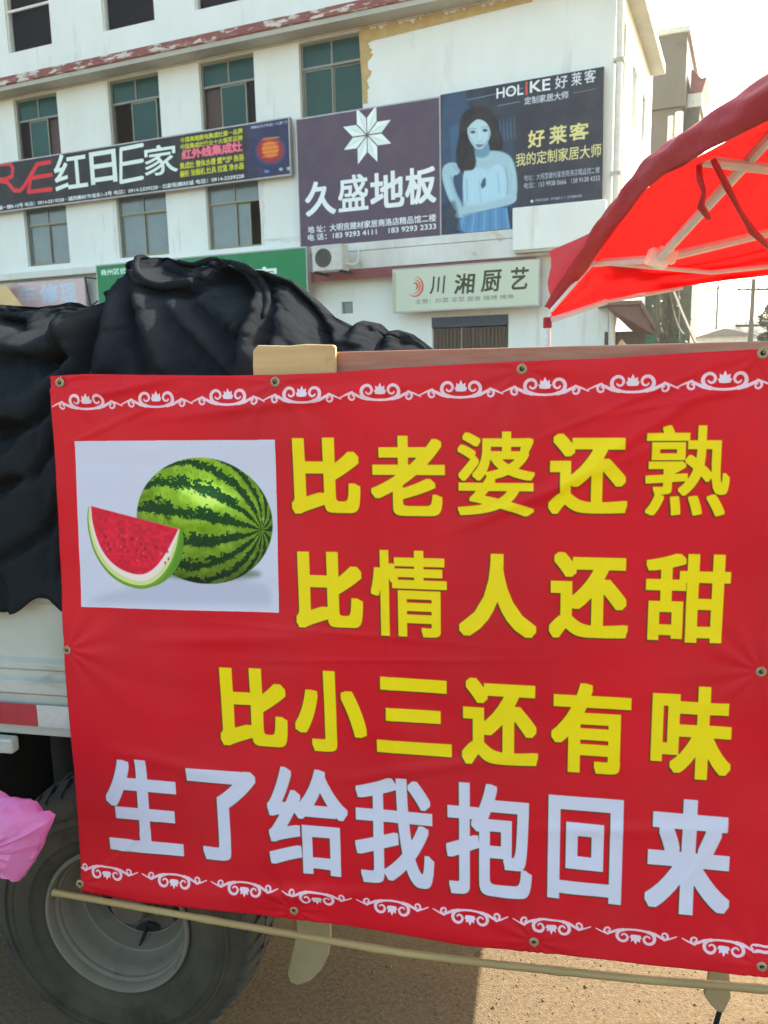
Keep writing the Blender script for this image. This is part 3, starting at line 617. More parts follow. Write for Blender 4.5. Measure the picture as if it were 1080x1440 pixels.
# window furniture
def window(c0, c1, z0, z1, style, tf, seed=0):
    r_ = random.Random(seed); w = c1-c0; h = z1-z0; fw = .055
    bar = MB()
    def b(x0, x1, y0, y1, za, zb, mm=None): 
        pts = [tf(x, y, z) for z in (za, zb) for (x, y) in ((x0, y0), (x1, y0), (x1, y1), (x0, y1))]
        q = mm or bar; bb = len(q.v); q.v += pts
        for f in [(0,3,2,1),(4,5,6,7),(0,1,5,4),(1,2,6,5),(2,3,7,6),(3,0,4,7)]: q.f.append(tuple(bb+i for i in f)); q.m.append(0)
    y0, y1 = .10, .16; tz = z1-h*.33
    b(c0, c0+fw, y0, y1, z0, z1); b(c1-fw, c1, y0, y1, z0, z1); b(c0+fw, c1-fw, y0, y1, z0, z0+fw); b(c0+fw, c1-fw, y0, y1, z1-fw, z1)
    b(c0+fw, c1-fw, y0, y1, tz-.02, tz+.03); xm = (c0+c1)/2; b(xm-.02, xm+.02, y0, y1, tz+.03, z1-fw)
    if style != 'empty': pass
    fr = bar.build('window', M['frame'], bld)
    def pane(x0, x1, za, zb, y, mt, nm='pane'):
        q = MB(); b(x0, x1, y, y+.008, za, zb, q); return q.build(nm, mt, fr)
    def sash(x0, x1, za, zb, y, mt):
        q = MB(); f = .035
        b(x0, x0+f, y, y+.03, za, zb, q); b(x1-f, x1, y, y+.03, za, zb, q); b(x0+f, x1-f, y, y+.03, za, za+f, q); b(x0+f, x1-f, y, y+.03, zb-f, zb, q)
        q.build('sash_frame', M['frame'], fr); pane(x0+f, x1-f, za+f, zb-f, y+.011, mt)
    gm = M['glass_green'] if style[0] == 'g' else M['dark_glass_and_gap'] if style[0] == 'd' else M['glass_blue']
    pane(c0+fw, xm-.02, tz+.03, z1-fw, .125, gm); pane(xm+.02, c1-fw, tz+.03, z1-fw, .125, gm)
    zb_, zt_ = z0+fw, tz-.02
    if style == 'g_left':      # sash pulled to the left-middle, dark gap on the right
        sash(c0+.25*w, c0+.68*w, zb_, zt_, .13, gm); pane(c0+fw, c0+.25*w, zb_, zt_, .15, M['dark_glass_and_gap']); pane(c0+.68*w, c1-fw, zb_, zt_, .20, M['brown_sash'], 'curtain')
    elif style == 'g_mid':
        sash(c0+.38*w, c0+.88*w, zb_, zt_, .13, gm); pane(c0+.88*w, c1-fw, zb_, zt_, .17, M['glass_green'])
    elif style == 'g_right':
        pane(c0+fw, c0+.33*w, zb_, zt_, .21, M['brown_sash'], 'curtain'); sash(c0+.33*w, c0+.80*w, zb_, zt_, .13, gm); pane(c0+.80*w, c1-fw, zb_, zt_, .17, M['dark_glass_and_gap'])
    elif style == 'g_shut':
        sash(c0+fw, xm, zb_, zt_, .13, gm); sash(xm, c1-fw, zb_, zt_, .165, gm)
    elif style in ('b_shut', 'd_shut'):
        sash(c0+fw, xm, zb_, zt_, .13, gm); sash(xm, c1-fw, zb_, zt_, .165, gm)
    elif style == 'b_open':
        sash(c0+fw, c0+.52*w, zb_, zt_, .13, gm); sash(c0+.5*w, c0+.76*w, zb_, zt_, .165, gm)
        q = MB(); n = 14
        G = [[tf(c0+fw+(.68*w)*i/n, .24+.02*math.sin(i*2.1), z) for i in range(n+1)] for z in (zb_, zt_)]; q.grid(G); q.build('curtain', M['curtain'], fr)
    return fr
ident = lambda x, y, z: (x, y, z)
styl = {2: ('b_shut', 'g_left'), 3: ('b_shut', 'g_mid'), 4: ('b_open', 'g_right'), 5: (None, 'g_shut'), 1: ('b_shut', 'g_shut'), 0: ('b_open', 'g_left')}
for i, c in enumerate(COLS):
    a, b_ = styl[i]
    if a: window(c[0], c[1], *ROWZ[0], a, ident, i)
    window(c[0], c[1], *ROWZ[1], b_, ident, i+10)
    # third storey: bare openings with a thin pale frame and one rail left in some of them
    q = MB(); z0, z1 = ROWZ[2]; f = .04
    for (x0, x1, za, zb) in ((c[0], c[0]+f, z0, z1), (c[1]-f, c[1], z0, z1), (c[0]+f, c[1]-f, z0, z0+.03), (c[0]+f, c[1]-f, z1-f, z1)): q.box(x0, x1, .06, .11, za, zb)
    if i == 2: q.box(c[0]+f, c[1]-f, .06, .11, z0+1.0, z0+1.06)
    fr = q.build('window', M['pipe'], bld)
    q = MB(); q.box(c[0]+f, c[1]-f, .2, .208, z0+.03, z1-f); q.build('pane', M['dark_glass_and_gap'], fr)  # black sheet paints the unlit room behind the bare opening, no glass here
for k, (a, b_, c_, d_) in enumerate(SH):
    window(a, b_, c_, d_, 'd_shut', lambda x, y, z: (XR-y, x, z), 40+k)
# cornice, seams, ledges
m = MB()
n = 60; prj = .55
zt = lambda x: 9.42+.010*math.sin(x*3.1)
m.box(XL, .30, -prj, -.001, 9.30, 9.50); m.build('cornice', [M['cornice']], bld, bevel=.02)
m = MB(); m.box(XL, .30, -prj+.05, -.001, 9.19, 9.298); m.build('cornice_soffit', M['soffit'], bld)
m = MB(); m.box(XR+.002, .40, .0, 6.6, 9.30, 9.52); m.build('side_cornice', M['soffit'], bld)
m = MB(); m.box(XL, XR, -.02, -.002, 9.145, 9.165); m.box(XL, -7.1, -.015, -.002, 4.60, 4.63); m.build('wall_seam', M['soffit'], bld)
m = MB(); m.box(-24, -.1, -.30, -.002, 4.42, 4.60); m.build('first_floor_band', M['wall_low'], bld, bevel=.015)
m = MB(); m.box(-6.95, -4.62, -.34, -.302, 3.80, 4.02); m.box(-4.6, -1.4, -.34, -.302, 3.82, 4.0); m.build('painted_fascia', M['fascia'], bld)
m = MB(); m.box(-7.0, -.06, -.30, -.003, 4.03, 4.41); m.build('canopy_face', M['wall_low'], bld)
m = MB(); m.box(-1.86, .02, -.52, -.31, 4.13, 4.98); m.build('boxed_ledge', M['wall'], bld, bevel=.02)
m = MB(); m.box(-1.82, -.02, -.50, -.02, 4.08, 4.126); m.build('ledge_underside', M['soffit'], bld)
# infilled window: irregular ochre patch left unpainted round the new plaster
def ragged(p0, p1, w0, w1, n, seed, y):
    r_ = random.Random(seed); q = MB(); G = [[], []]; rw = .5
    for i in range(n+1):
        t = i/n; x = p0[0]+(p1[0]-p0[0])*t; z = p0[1]+(p1[1]-p0[1])*t; w = w0+(w1-w0)*t
        dx, dz = p1[0]-p0[0], p1[1]-p0[1]; L_ = math.hypot(dx, dz); nx, nz = -dz/L_, dx/L_
        G[0].append((x+nx*w*(.5+.0*r_.random()), y, z+nz*w*.5)); rw = rw*.6+.4*(-.1+1.5*r_.random()); k = rw
        G[1].append((x-nx*w*k, y, z-nz*w*k))
    q.grid(G); return q
q = ragged((-5.36, 7.6), (-5.36, 9.12), .10, .24, 40, 3, -.004); q2 = ragged((-5.42, 8.98), (-1.6, 9.05), -.26, -.08, 90, 5, -.006)
b0 = len(q.v); q.v += q2.v; q.f += [tuple(i+b0 for i in f) for f in q2.f]; q.m += q2.m
q.build('bare_plaster', M['ochre'], bld)
q = ragged((-8.15, 4.8), (-8.15, 6.3), .05, .16, 30, 9, -.004); q3 = ragged((-8.2, 4.9), (-7.0, 4.85), .02, .14, 30, 11, -.006); b0 = len(q.v); q.v += q3.v; q.f += [tuple(i+b0 for i in f) for f in q3.f]; q.m += q3.m
q.build('flaked_plaster', M['wall_low'], bld)
m = MB(); m.tube([(.14, -.06, 0), (.14, -.06, 9.18)], .07, 12); m.build('drain_pipe', M['pipe'], bld)
for z in (1.5, 3.4, 5.5, 7.6): mm = MB(); mm.box(.04, .24, -.15, .02, z, z+.06); mm.build('pipe_bracket', M['soffit'], bld)
# doorway of the ground floor: navy lintel and brown slatted leaves
m = MB(); m.box(DOOR[0], DOOR[1], -.03, .1, 2.66, 2.88); m.build('door_lintel', M['navy'], bld)
for k, (x0, x1) in enumerate(((-3.81, -2.96), (-2.94, -2.09))):
    q = MB(); q.box(x0, x1, .10, .14, .02, 2.64); dr = q.build('door', M['slat'], bld)
    nsl = 9
    for i in range(nsl):
        xx = x0+.03+(x1-x0-.06)*i/nsl; q = MB(); q.box(xx, xx+.055, .07, .099, .05, 2.62); q.build('slat', M['slat'], dr)
q = MB(); q.box(SW[0], SW[1], .1, .12, SW[2], SW[3]); q.build('vent_window', M['glass_blue'], bld)

# ================================================================== SIGNS ON THE BUILDING
def signboard(name, label, cat, cv, x0, x1, z0, z1, yf, depth, img, rough=.55, poly=None):
    root = empty(name, FAC.base, -FA); tag(root, label, cat)
    m = MB()
    if poly: m.prism(poly, yf+.004, yf+depth)
    else: m.box(x0, x1, yf+.004, yf+depth, z0, z1)
    m.build('backing_frame', M['board_back'], root)
    m = MB(); e = .03
    if poly: m.quad(*[(p[0], yf, p[1]) for p in poly])
    else: m.quad((x0+e, yf, z0+e), (x1-e, yf, z0+e), (x1-e, yf, z1-e), (x0+e, yf, z1-e))
    pm = print_mat(name+'_print', img, rough, dust=.09, spec=.25)
    m.build('printed_face', pm, root, uv=cv.uvfn())
    return root
signboard('stove_signboard', 'long dark signboard with red and white lettering between the window rows', 'signboard', LC, -20.2, -7.19, 6.25, 7.52, -.22, .14, im_left)
signboard('flooring_signboard', 'purple signboard with a white eight-pointed star above big white characters', 'signboard', PC, -7.02, WC.x0-.004, 4.52, 7.44, -.24, .16, im_purple)
signboard('wardrobe_poster', 'navy wardrobe poster with a woman in a pale blue dress and gold characters', 'poster', WC, 0, 0, 0, 0, -.24, .16, im_poster,
          poly=[(WC.x0+.002, 4.62), (-1.90, 4.62), (-1.90, 4.985), (-.09, 4.985), (-.12, 7.50), (WC.x0+.002, 7.46)])
signboard('green_shop_sign', 'bright green shop sign half hidden behind the black tarpaulin', 'sign', GC, g0, g1, gz0, gz1, -.55, .2, im_green)
cs = signboard('restaurant_sign', 'cream light box with black brush characters above the brown door', 'sign', CC, c0, c1, cz0, cz1, -.5, .19, im_cream)
signboard('repair_sign', 'faded pink shop sign with pale blue characters at the far left', 'sign', KC, k0, k1, kz0, kz1, -.3, .08, im_pink)
for k, x in enumerate((k1+.25, k1+.75)):
    pass
br = MB(); br.tube([(k1, -.28, kz1), (k1+1.2, -.05, kz1-.15)], .02, 6); br.tube([(k1+.1, -.26, kz1-.75), (k1+1.1, -.05, kz1-.16)], .02, 6)
br.tube([(k1, -.28, kz1), (k1+.1, -.26, kz1-.75)], .02, 6)
br = br.build('sign_bracket', M['chassis'], None); br.location = FAC.base; br.rotation_euler = (0, 0, -FA)
tag(br, 'thin dark steel bracket between the pink sign and the green sign', 'bracket')
# air conditioner
F2 = FAC.off(-.98); ax0, az0 = F2.uv(440, 382); ax1 = F2.uv(481, 380)[0]; az1 = F2.uv(460, 344)[1]
ac = empty('air_conditioner', FAC.base + FAC.a*ax0 - FAC.n*.98 + Vector((0, 0, az0)), -FA)
tag(ac, 'white outdoor air conditioning unit under the purple signboard', 'air conditioner')
aw = ax1-ax0; ah = az1-az0; print('ac', aw, ah)
m = MB(); m.box(0, aw, 0, .36, 0, ah); m.build('casing', M['white_met'], ac, bevel=.015)
m = MB(); m.lathe([(.0, -.012), (.19, -.012), (.205, -.002)], 28, (.27, 0, ah/2)); m.build('fan_opening', M['grille'], ac)
for k in range(4):
    q = MB(); r_ = .05+.042*k; q.tube([(.27+r_*math.cos(a), -.02, ah/2+r_*math.sin(a)) for a in np.linspace(0, 2*math.pi, 25)], .006, 5, False); q.build('grille_ring', M['frame'], ac)
m = MB(); m.box(.03, .08, .02, .66, -.05, -.001); m.box(aw-.08, aw-.03, .02, .66, -.05, -.001); m.build('bracket', M['chassis'], ac)
m = MB(); m.tube([(aw+.0, .2, .15), (aw+.12, .25, .12), (aw+.15, .5, .2), (aw+.12, .66, .5)], .022, 8); m.build('pipe', M['pipe'], ac)

# small awning and potted plant at the far left
P0_ = FAC.off(-1.4)
u0_, z0_ = P0_.uv(-40, 425); u1_, z1_ = P0_.uv(33, 432); _, zt_ = P0_.uv(0, 401)
m = MB(); m.grid([[(u0_, -1.4, z1_), (u1_, -1.4, z1_)], [(u0_-.1, -1.1, zt_), (u0_+(u1_-u0_)*.55, -1.1, zt_)], [(u0_-.1, -.45, zt_+.1), (u0_+(u1_-u0_)*.4, -.45, zt_+.12)]])
o = m.build('awning', M['yellow'], None, solid=.02); o.location = FAC.base; o.rotation_euler = (0, 0, -FA); tag(o, 'yellow cloth awning in front of the pink sign at the left edge', 'awning')
pl = empty('potted_plant', FAC.base + FAC.a*(-17.45) - FAC.n*.35 + Vector((0, 0, 4.62)), -FA); tag(pl, 'small green plant on the ledge above the pink sign', 'plant')
m = MB(); m.lathe([(0, 0), (.12, 0), (.16, .22), (.14, .22), (0, .2)], 14); o = m.build('pot', M['cornice'], pl); o.rotation_euler = (R(90), 0, 0)
m = MB()
for k in range(90):
    a = random.uniform(0, 6.28); e = random.uniform(.1, 1.4); L_ = random.uniform(.15, .42); c = Vector((math.cos(a)*math.cos(e), math.sin(a)*math.cos(e), math.sin(e)))
    p = Vector((0, 0, .2))+c*L_; t = c.cross(Vector((0, 0, 1))).normalized()*.05; m.quad(p-t, p+c*.05-t*.2, p+c*.14, p+t)
m.build('foliage', M['leaf'], pl)

# ================================================================== RIGHT BACKGROUND
def world_box(m, px0, px1, pyt, Y, dep, ang=FA, z0=0, pyb=None):
    a = at(px0, pyt, Y); b = at(px1, pyt, Y); zz0 = z0 if pyb is None else at(px0, pyb, Y).z
    return a.x, b.x, a.z, zz0
tw = empty('grey_tower_block', at(952, 300, 34).xy.to_3d(), R(-24)); tag(tw, 'tall weathered grey concrete block behind the white building', 'building')
ztop = at(930, 50, 34).z
m = MB(); m.box(-7, 0, 0, 5, 0, ztop-2.6); m.build('front_wall', M['grey_conc'], tw)
m = MB(); m.box(-7, .15, -.25, 5.1, ztop-2.597, ztop-.0); m.build('water_tank_storey', M['grey_conc'], tw)
m = MB(); m.box(-7.1, .25, -.4, 5.2, ztop+.003, ztop+.2); m.build('roof_slab', M['soffit'], tw)
m = MB(); m.box(.003, .62, 1.0, 5, 0, ztop-2.4); m.build('side_wing', M['grey_plaster'], tw)
m = MB(); m.box(.16, .70, .85, 5.2, ztop-2.397, ztop-1.9); m.build('parapet', M['wall_low'], tw)
m = MB(); m.prism([(.26, ztop-1.897), (.70, ztop-1.897), (.84, ztop-1.35), (.66, ztop-1.4), (.26, ztop-1.0)], .8, 4); m.build('tiled_roof', M['fascia'], tw)
m = MB(); m.tube([(-.35, -.12, 0), (-.35, -.12, ztop-2.9)], .12, 8); m.tube([(-.05, -.15, 0), (-.05, -.15, ztop-2.8)], .16, 8); m.build('drain_pipe', M['pipe'], tw)
# tin-roofed shed
P = at(857, 470, 17.0); sh = empty('tin_roof_shed', (P.x, 17.0, 0), R(-12)); sh.scale = (.74, .74, 1); tag(sh, 'dark brown tin-roofed shed at the corner of the white building', 'shed')
zr = at(858, 430, 17).z; m = MB()
m.quad((-.2, -.5, zr), (.75, -.5, zr+.05), (1.15, -.4, zr-.62), (.6, .2, zr-.5)); m.box(-.3, .78, -.6, 2.6, zr-.02, zr+.06); m.prism([(.78, zr+.03), (1.15, zr-.42), (1.12, zr-.50), (.74, zr-.06)], -.6, 2.6); m.build('roof', M['tin'], sh)
m = MB(); m.box(-.1, 1.0, .5, 2.4, 0, zr-.5); m.build('wall', M['slat'], sh)
m = MB(); m.tube([(.25, -.3, zr-.75), (.42, -.35, zr-.9), (.50, -.35, zr-1.2), (.62, -.35, 0)], .10, 8); m.build('chute', M['card'], sh)
m = MB(); m.box(-.15, .2, -.4, .4, 0, zr-.85); m.build('counter', M['grey_plaster'], sh)
# grey hut with green awning
P = at(905, 470, 24); hut = empty('grey_hut', (P.x, 24, 0), R(-8)); tag(hut, 'low grey plastered hut with a green strip awning below the red canopy', 'hut')
w_ = at(948, 470, 24).x-P.x; zr = at(905, 405, 24).z
m = MB(); m.box(0, w_, 0, 3, 0, zr); m.build('wall', M['grey_plaster'], hut)
m = MB(); m.box(-.1, w_+.1, -.2, 3.1, zr+.002, zr+.12)
for k in range(7): m.box(-.1+k*w_/7, -.1+k*w_/7+.07, -.25, -.21, zr-.06, zr+.1)
m.build('roof', M['chassis'], hut)
za = at(905, 466, 24).z; m = MB(); m.prism([(-.1, za-.42), (w_+.1, za-.42), (w_+.1, za), (-.1, za)], -.5, -.01); m.build('green_awning', M['greenpaint'], hut)
# vine-covered trunk
P = at(940, 470, 22); vt = empty('bare_tree', (P.x, 22, 0)); tag(vt, 'dark bare tree trunk tangled with hanging vines beside the grey hut', 'tree')
m = MB(); H = at(940, 385, 22).z
m.tube([(0, 0, 0), (.05, 0, 1.2), (-.03, .05, 2.2), (.04, 0, H+.5)], [.16, .13, .11, .08], 9); m.tube([(.05, 0, 1.4), (.28, .1, 2.3), (.2, .1, H+.3)], [.07, .06, .04], 7); m.tube([(-.02, 0, 1.8), (-.25, 0, 2.6), (-.32, .1, H+.6)], [.06, .05, .03], 7)
m.build('trunk', M['bark'], vt, smooth=True)
m = MB()
for k in range(22):
    x = random.uniform(-.35, .35); z1 = random.uniform(1.9, H+.4); z0 = random.uniform(.6, 1.7); m.tube([(x, random.uniform(-.15, .1), z1), (x+random.uniform(-.1, .1), -.1, (z0+z1)/2), (x+random.uniform(-.2, .2), -.05, z0)], .014, 4)
m.build('vine', M['bark'], vt)
m = MB()
for k in range(420):
    p = Vector((random.gauss(0, .17), random.gauss(0, .15), random.uniform(1.5, H+.5))); t = Vector((random.uniform(-1, 1), random.uniform(-1, 1), random.uniform(-1, 1))).normalized(); u = t.orthogonal().normalized()*.035
    m.quad(p-t*.05, p+u, p+t*.05, p-u)
m.build('leaves', M['leaf'], vt)
# power poles and cables
def pole_at(px, pyt, Y, lab, arms, r_=.14):
    T = at(px, pyt, Y); po = empty('utility_pole', (T.x, Y, 0)); tag(po, lab, 'utility pole', 'utility poles along the far road')
    m = MB(); m.tube([(0, 0, 0), (0, 0, T.z)], [r_, r_*.7], 9); m.build('pole', M['grey_conc'], po)
    for z, w in arms:
        q = MB(); q.box(-w, w, -.05, .05, T.z-z-.06, T.z-z+.06); arm = q.build('crossarm', M['chassis'], po)
        for x in (-w*.9, -w*.35, w*.35, w*.9):
            q = MB(); q.tube([(x, 0, T.z-z+.061), (x, 0, T.z-z+.3)], [.07, .04], 6); q.build('insulator', M['pipe'], arm)
    return T
Ta = pole_at(1010, 401, 70, 'thin pole with a single crossarm standing against the white sky', [(.25, 1.1)])
Tb = pole_at(1060, 392, 48, 'dark pole with two crossarms beside the dark tree at the right edge', [(.6, .9), (2.6, .9)], .17)
def cable(a, b, sag, lab, r_=.03):
    m = MB(); m.tube([a.lerp(b, t)-Vector((0, 0, sag*4*t*(1-t))) for t in np.linspace(0, 1, 13)], r_, 4, False); tag(m.build('cable', M['bark']), lab, 'cable')
cable(at(942, 395, 22), at(982, 490, 16), .05, 'thick dark cable slanting down from the vine-covered trunk')
cable(at(938, 385, 22), at(962, 470, 20), .3, 'sagging dark cable hanging beside the vine-covered trunk', .02)
# far house
P = at(985, 480, 60); fh = empty('far_house', (P.x, 60, 0), R(-12)); tag(fh, 'small tan-roofed house far off under the canopy edge', 'house')
zz = at(1000, 474, 60).z; zp = at(1008, 462, 60).z
m = MB(); m.box(0, 3.4, 0, 5, 0, zz); m.build('wall', M['wall_low'], fh)
m = MB(); m.prism([(-.4, zz), (3.8, zz), (1.5, zp)], -.4, 5.4); m.build('roof', M['dirt'], fh)
def leafy_tree(px, pyt, Y, w, lab, n, seed):
    r_ = random.Random(seed); T = at(px, pyt, Y); t = empty('leafy_tree', (T.x, Y, 0)); tag(t, lab, 'tree')
    m = MB(); m.tube([(0, 0, 0), (.1, 0, T.z*.5), (0, .1, T.z*.85)], [.22, .16, .07], 8)
    for k in range(5): a = k*1.3; m.tube([(0.05, 0, T.z*.45), (w*.5*math.cos(a), w*.4*math.sin(a), T.z*.75)], [.09, .03], 6)
    m.build('trunk', M['bark'], t)
    m = MB(); cl = [(Vector((r_.gauss(0, w*.4), r_.gauss(0, w*.4), T.z*r_.uniform(.5, .93))), r_.uniform(.25, .5)*w) for _ in range(16)]
    for k in range(n):
        c, rr = r_.choice(cl); d = Vector((r_.gauss(0, 1), r_.gauss(0, 1), r_.gauss(0, .8))).normalized(); p = c+d*rr*r_.uniform(.6, 1)
        tt = Vector((r_.uniform(-1, 1), r_.uniform(-1, 1), r_.uniform(-.6, .6))).normalized(); u = tt.orthogonal().normalized()*.05; m.quad(p-tt*.1, p+u, p+tt*.1, p-u)
    m.build('crown', M['leaf'], t)
leafy_tree(1096, 415, 36, 1.0, 'dark leafy tree at the right edge behind the banner', 5200, 1)
leafy_tree(965, 468, 80, 2.2, 'pale distant tree left of the tan-roofed house', 1800, 2)
leafy_tree(1038, 462, 85, 2.6, 'rounded distant tree between the two utility poles', 1800, 3)

# ================================================================== TENT (pop-up canopy behind the truck tail)
tent = empty('pop_up_tent', (0, 0, 0)); tag(tent, 'red pop-up canopy tent with a white folding frame', 'tent')
top = [(763, 353, 4.60), (800, 336, 4.35), (835, 319, 4.1), (876, 271, 3.75), (905, 234, 3.45), (925, 211, 3.3), (981, 172, 2.9), (1030, 139, 2.62), (1080, 105, 2.4), (1200, 22, 1.98), (1340, -70, 1.65)]
low = [(830, 365, 4.22), (858, 327, 3.85), (879, 303, 3.65), (908, 267, 3.35), (932, 246, 3.1), (967, 229, 2.85), (999, 211, 2.7), (1038, 190, 2.5), (1080, 169, 2.35), (1200, 105, 1.95), (1340, 40, 1.62)]
T_ = [at(*p) for p in top]; L_ = [at(*p) for p in low]
A_top, A_bot = T_[0], at(770, 436, 4.58)
# rolled valance along the near side: a puffed band between the upper and lower lines
m = MB(); G = []
tt = [T_[0].lerp(T_[0], 0)] + T_[2:]; bb = [A_bot] + L_[:1] + L_[2:]
tt = [A_top, T_[2], T_[3], T_[4], T_[5], T_[6], T_[7], T_[8], T_[9], T_[10]]
bb = [at(777, 436, 4.56), at(812, 394, 4.38), at(838, 362, 4.18), at(862, 328, 3.9), L_[2], L_[3], L_[4], L_[5], L_[7], L_[8], L_[9], L_[10]]
tt = [at(767, 430, 4.58), at(793, 388, 4.40), at(820, 346, 4.18), at(845, 306, 3.98), at(876, 271, 3.75), T_[4], T_[5], T_[6], T_[7], T_[8], T_[9], T_[10]]
def resample(P, n):
    d = [0]
    for a, b in zip(P, P[1:]): d.append(d[-1]+(b-a).length)
    out = []
    for k in range(n+1):
        s_ = d[-1]*k/n; i = max(j for j in range(len(d)) if d[j] <= s_+1e-9); i = min(i, len(P)-2)
        out.append(P[i].lerp(P[i+1], (s_-d[i])/(d[i+1]-d[i])))
    return out
TT, BB = resample(tt, 60), resample(bb, 60)
for i, (a, b) in enumerate(zip(TT, BB)):
    row = []; h = (a-b).length; nrm = Vector((-1, -.15, .1)).normalized()
    for j in range(13):
        t = j/12; p = a.lerp(b, t)
        puff = math.sin(math.pi*t)*min(.07, h*.35) + .006*math.sin(i*.45+t*9) + .004*math.sin(i*.9-t*14)
        p = p+nrm*puff
        row.append(p)
    for j in range(1, 12):      # back side of the roll
        t = 1-j/12; row.append(a.lerp(b, t)-nrm*math.sin(math.pi*t)*.03)
    row.append(row[0]); G.append(row)
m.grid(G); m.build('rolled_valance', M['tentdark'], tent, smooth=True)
# corner valance, lit through
m = MB(); G = []
edge_t = resample([A_top, T_[1], T_[2], T_[3], T_[4]], 14); edge_b = resample([at(766, 440, 4.60), at(798, 392, 4.43), at(826, 350, 4.16), at(850, 312, 3.98), at(880, 278, 3.74), at(906, 240, 3.46)], 14)
for i, (a, b) in enumerate(zip(edge_t, edge_b)):
    G.append([a.lerp(b, j/8)+Vector((.012*math.sin(j*1.1+i*.5)+.035, .01*math.cos(i*1.3), 0)) for j in range(9)])
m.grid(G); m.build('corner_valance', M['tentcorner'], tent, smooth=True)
# roof and far valance
PEAK = Vector((2.35, 3.15, 3.2)); CR = [Vector((1.14, 1.62, 2.66)), Vector((3.4, 1.6, 2.6)), Vector((3.4, 4.75, 2.5))]
farE = [L_[0], at(880, 378, 4.62), at(940, 380, 4.7), at(1010, 368, 4.72), at(1080, 352, 4.74), at(1160, 338, 4.75), CR[2]]
def sheet(edge, apex, n, k, nm, wob=.02, sag=.10):
    E = resample(edge, n); G = []
    for j in range(k+1):
        t = j/k; row = []
        for i, e in enumerate(E):
            p = e.lerp(apex, t*.985); p = p - Vector((0, 0, sag*math.sin(math.pi*t))) + math.sin(math.pi*i/n)*Vector((0, 0, wob*math.sin(i*.55+j*.7)*math.sin(math.pi*min(1, t*1.0))*.6+wob*.5*math.sin(i*1.3-j*.4)*(1-t)*(j > 0)))
            row.append(p)
        G.append(row)
    q = MB(); q.grid(G); return q.build(nm, M['tentred'], tent, smooth=True)
sheet(farE, PEAK, 40, 14, 'roof_panel')
sheet([L_[0]]+L_[1:], PEAK, 40, 14, 'roof_panel')
sheet([L_[-1], CR[0], CR[1]], PEAK, 24, 10, 'roof_panel'); sheet([CR[1], CR[2]], PEAK, 24, 10, 'roof_panel')
botE = [at(774, 447, 4.62), at(851, 422, 4.66), at(905, 412, 4.7), at(953, 404, 4.72), at(1020, 395, 4.74), at(1080, 388, 4.76), at(1160, 376, 4.78), Vector((3.4, 4.8, 2.3))]
topE = [at(776, 434, 4.60), L_[0]] + farE[1:]
a_, b_ = resample(topE, 60), resample(botE, 60); G = []
for i, (a, b) in enumerate(zip(a_, b_)):
    a = a+Vector((0, .015, .045)) if i > 6 else a
    G.append([a.lerp(b, j/12)+Vector((0, .022*math.sin(j*1.35+i*.06)+.012*math.sin(i*.7), 0)) for j in range(13)])
m = MB(); m.grid(G); m.build('far_valance', M['tentred'], tent, smooth=True)
m = MB(); G = []
for i in range(25):
    t = i/24; a = CR[1].lerp(CR[2], t); G.append([a-Vector((-.01*math.sin(i), 0, .3*j/4)) for j in range(5)])
m.grid(G); m.build('side_valance', M['tentred'], tent, smooth=True)
# frame
def bar(name, a, b, r_, n=8, mt='pole'):
    q = MB(); q.tube([a, b], r_, n); return q.build(name, M[mt], tent, auto=40)
J = at(926, 365, 4.02)
bar('truss_bar', at(775, 437, 4.52), at(834, 369, 4.32), .011)
bar('truss_bar', at(831, 370, 4.34), at(922, 364, 4.05), .020)
bar('rafter', J, at(1080, 196, 3.0), .021); bar('rafter', at(1080, 196, 3.0), at(1260, 0, 2.4), .022)
bar('truss_bar', at(934, 362, 4.1), at(1100, 322, 4.3), .024)
bar('truss_bar', at(985, 226, 3.05), at(1100, 240, 3.2), .020)
bar('truss_bar', at(862, 371, 4.3), at(1000, 383, 4.4), .011); bar('truss_bar', at(1000, 383, 4.4), at(1110, 372, 4.5), .012)
bar('truss_bar', at(776, 450, 4.56), at(853, 424, 4.6), .016); bar('truss_bar', at(853, 424, 4.6), at(960, 405, 4.66), .010)
m = MB(); r3 = Matrix.Translation(J) @ Matrix.Rotation(R(20), 4, 'Y'); m.box(-.055, .045, -.035, .035, -.035, .04, r3); m.box(-.02, .075, -.028, .028, .0, .06, r3); m.build('plastic_joint', M['joint'], tent, bevel=.008)
LP_ = at(770, 446, 4.60)
bar('leg', LP_, Vector((LP_.x, LP_.y, 0)), .019, 10); q = MB(); q.box(LP_.x-.021, LP_.x+.021, LP_.y-.021, LP_.y+.021, LP_.z-.06, LP_.z+.0); q.build('leg_collar', M['tentcorner'], tent, bevel=.006)
for c in CR: bar('leg', c-Vector((0, 0, .05)), Vector((c.x, c.y, 0)), .02, 10)
for a, b in ((J, at(1080, 330, 3.6)),): pass
# loose tie cords hanging from the roof
for pts in ([(983, 232, 3.0), (984, 252, 3.0), (990, 270, 3.02), (985, 290, 3.05), (997, 307, 3.1)], [(1003, 225, 2.95), (1022, 262, 3.0), (1040, 296, 3.1), (1058, 325, 3.2), (1085, 352, 3.3)]):
    m = MB(); m.tube([at(*p) for p in pts], [.010, .012, .009, .014, .010], 6); m.build('tie_cord', M['tentdark'], tent, smooth=True)

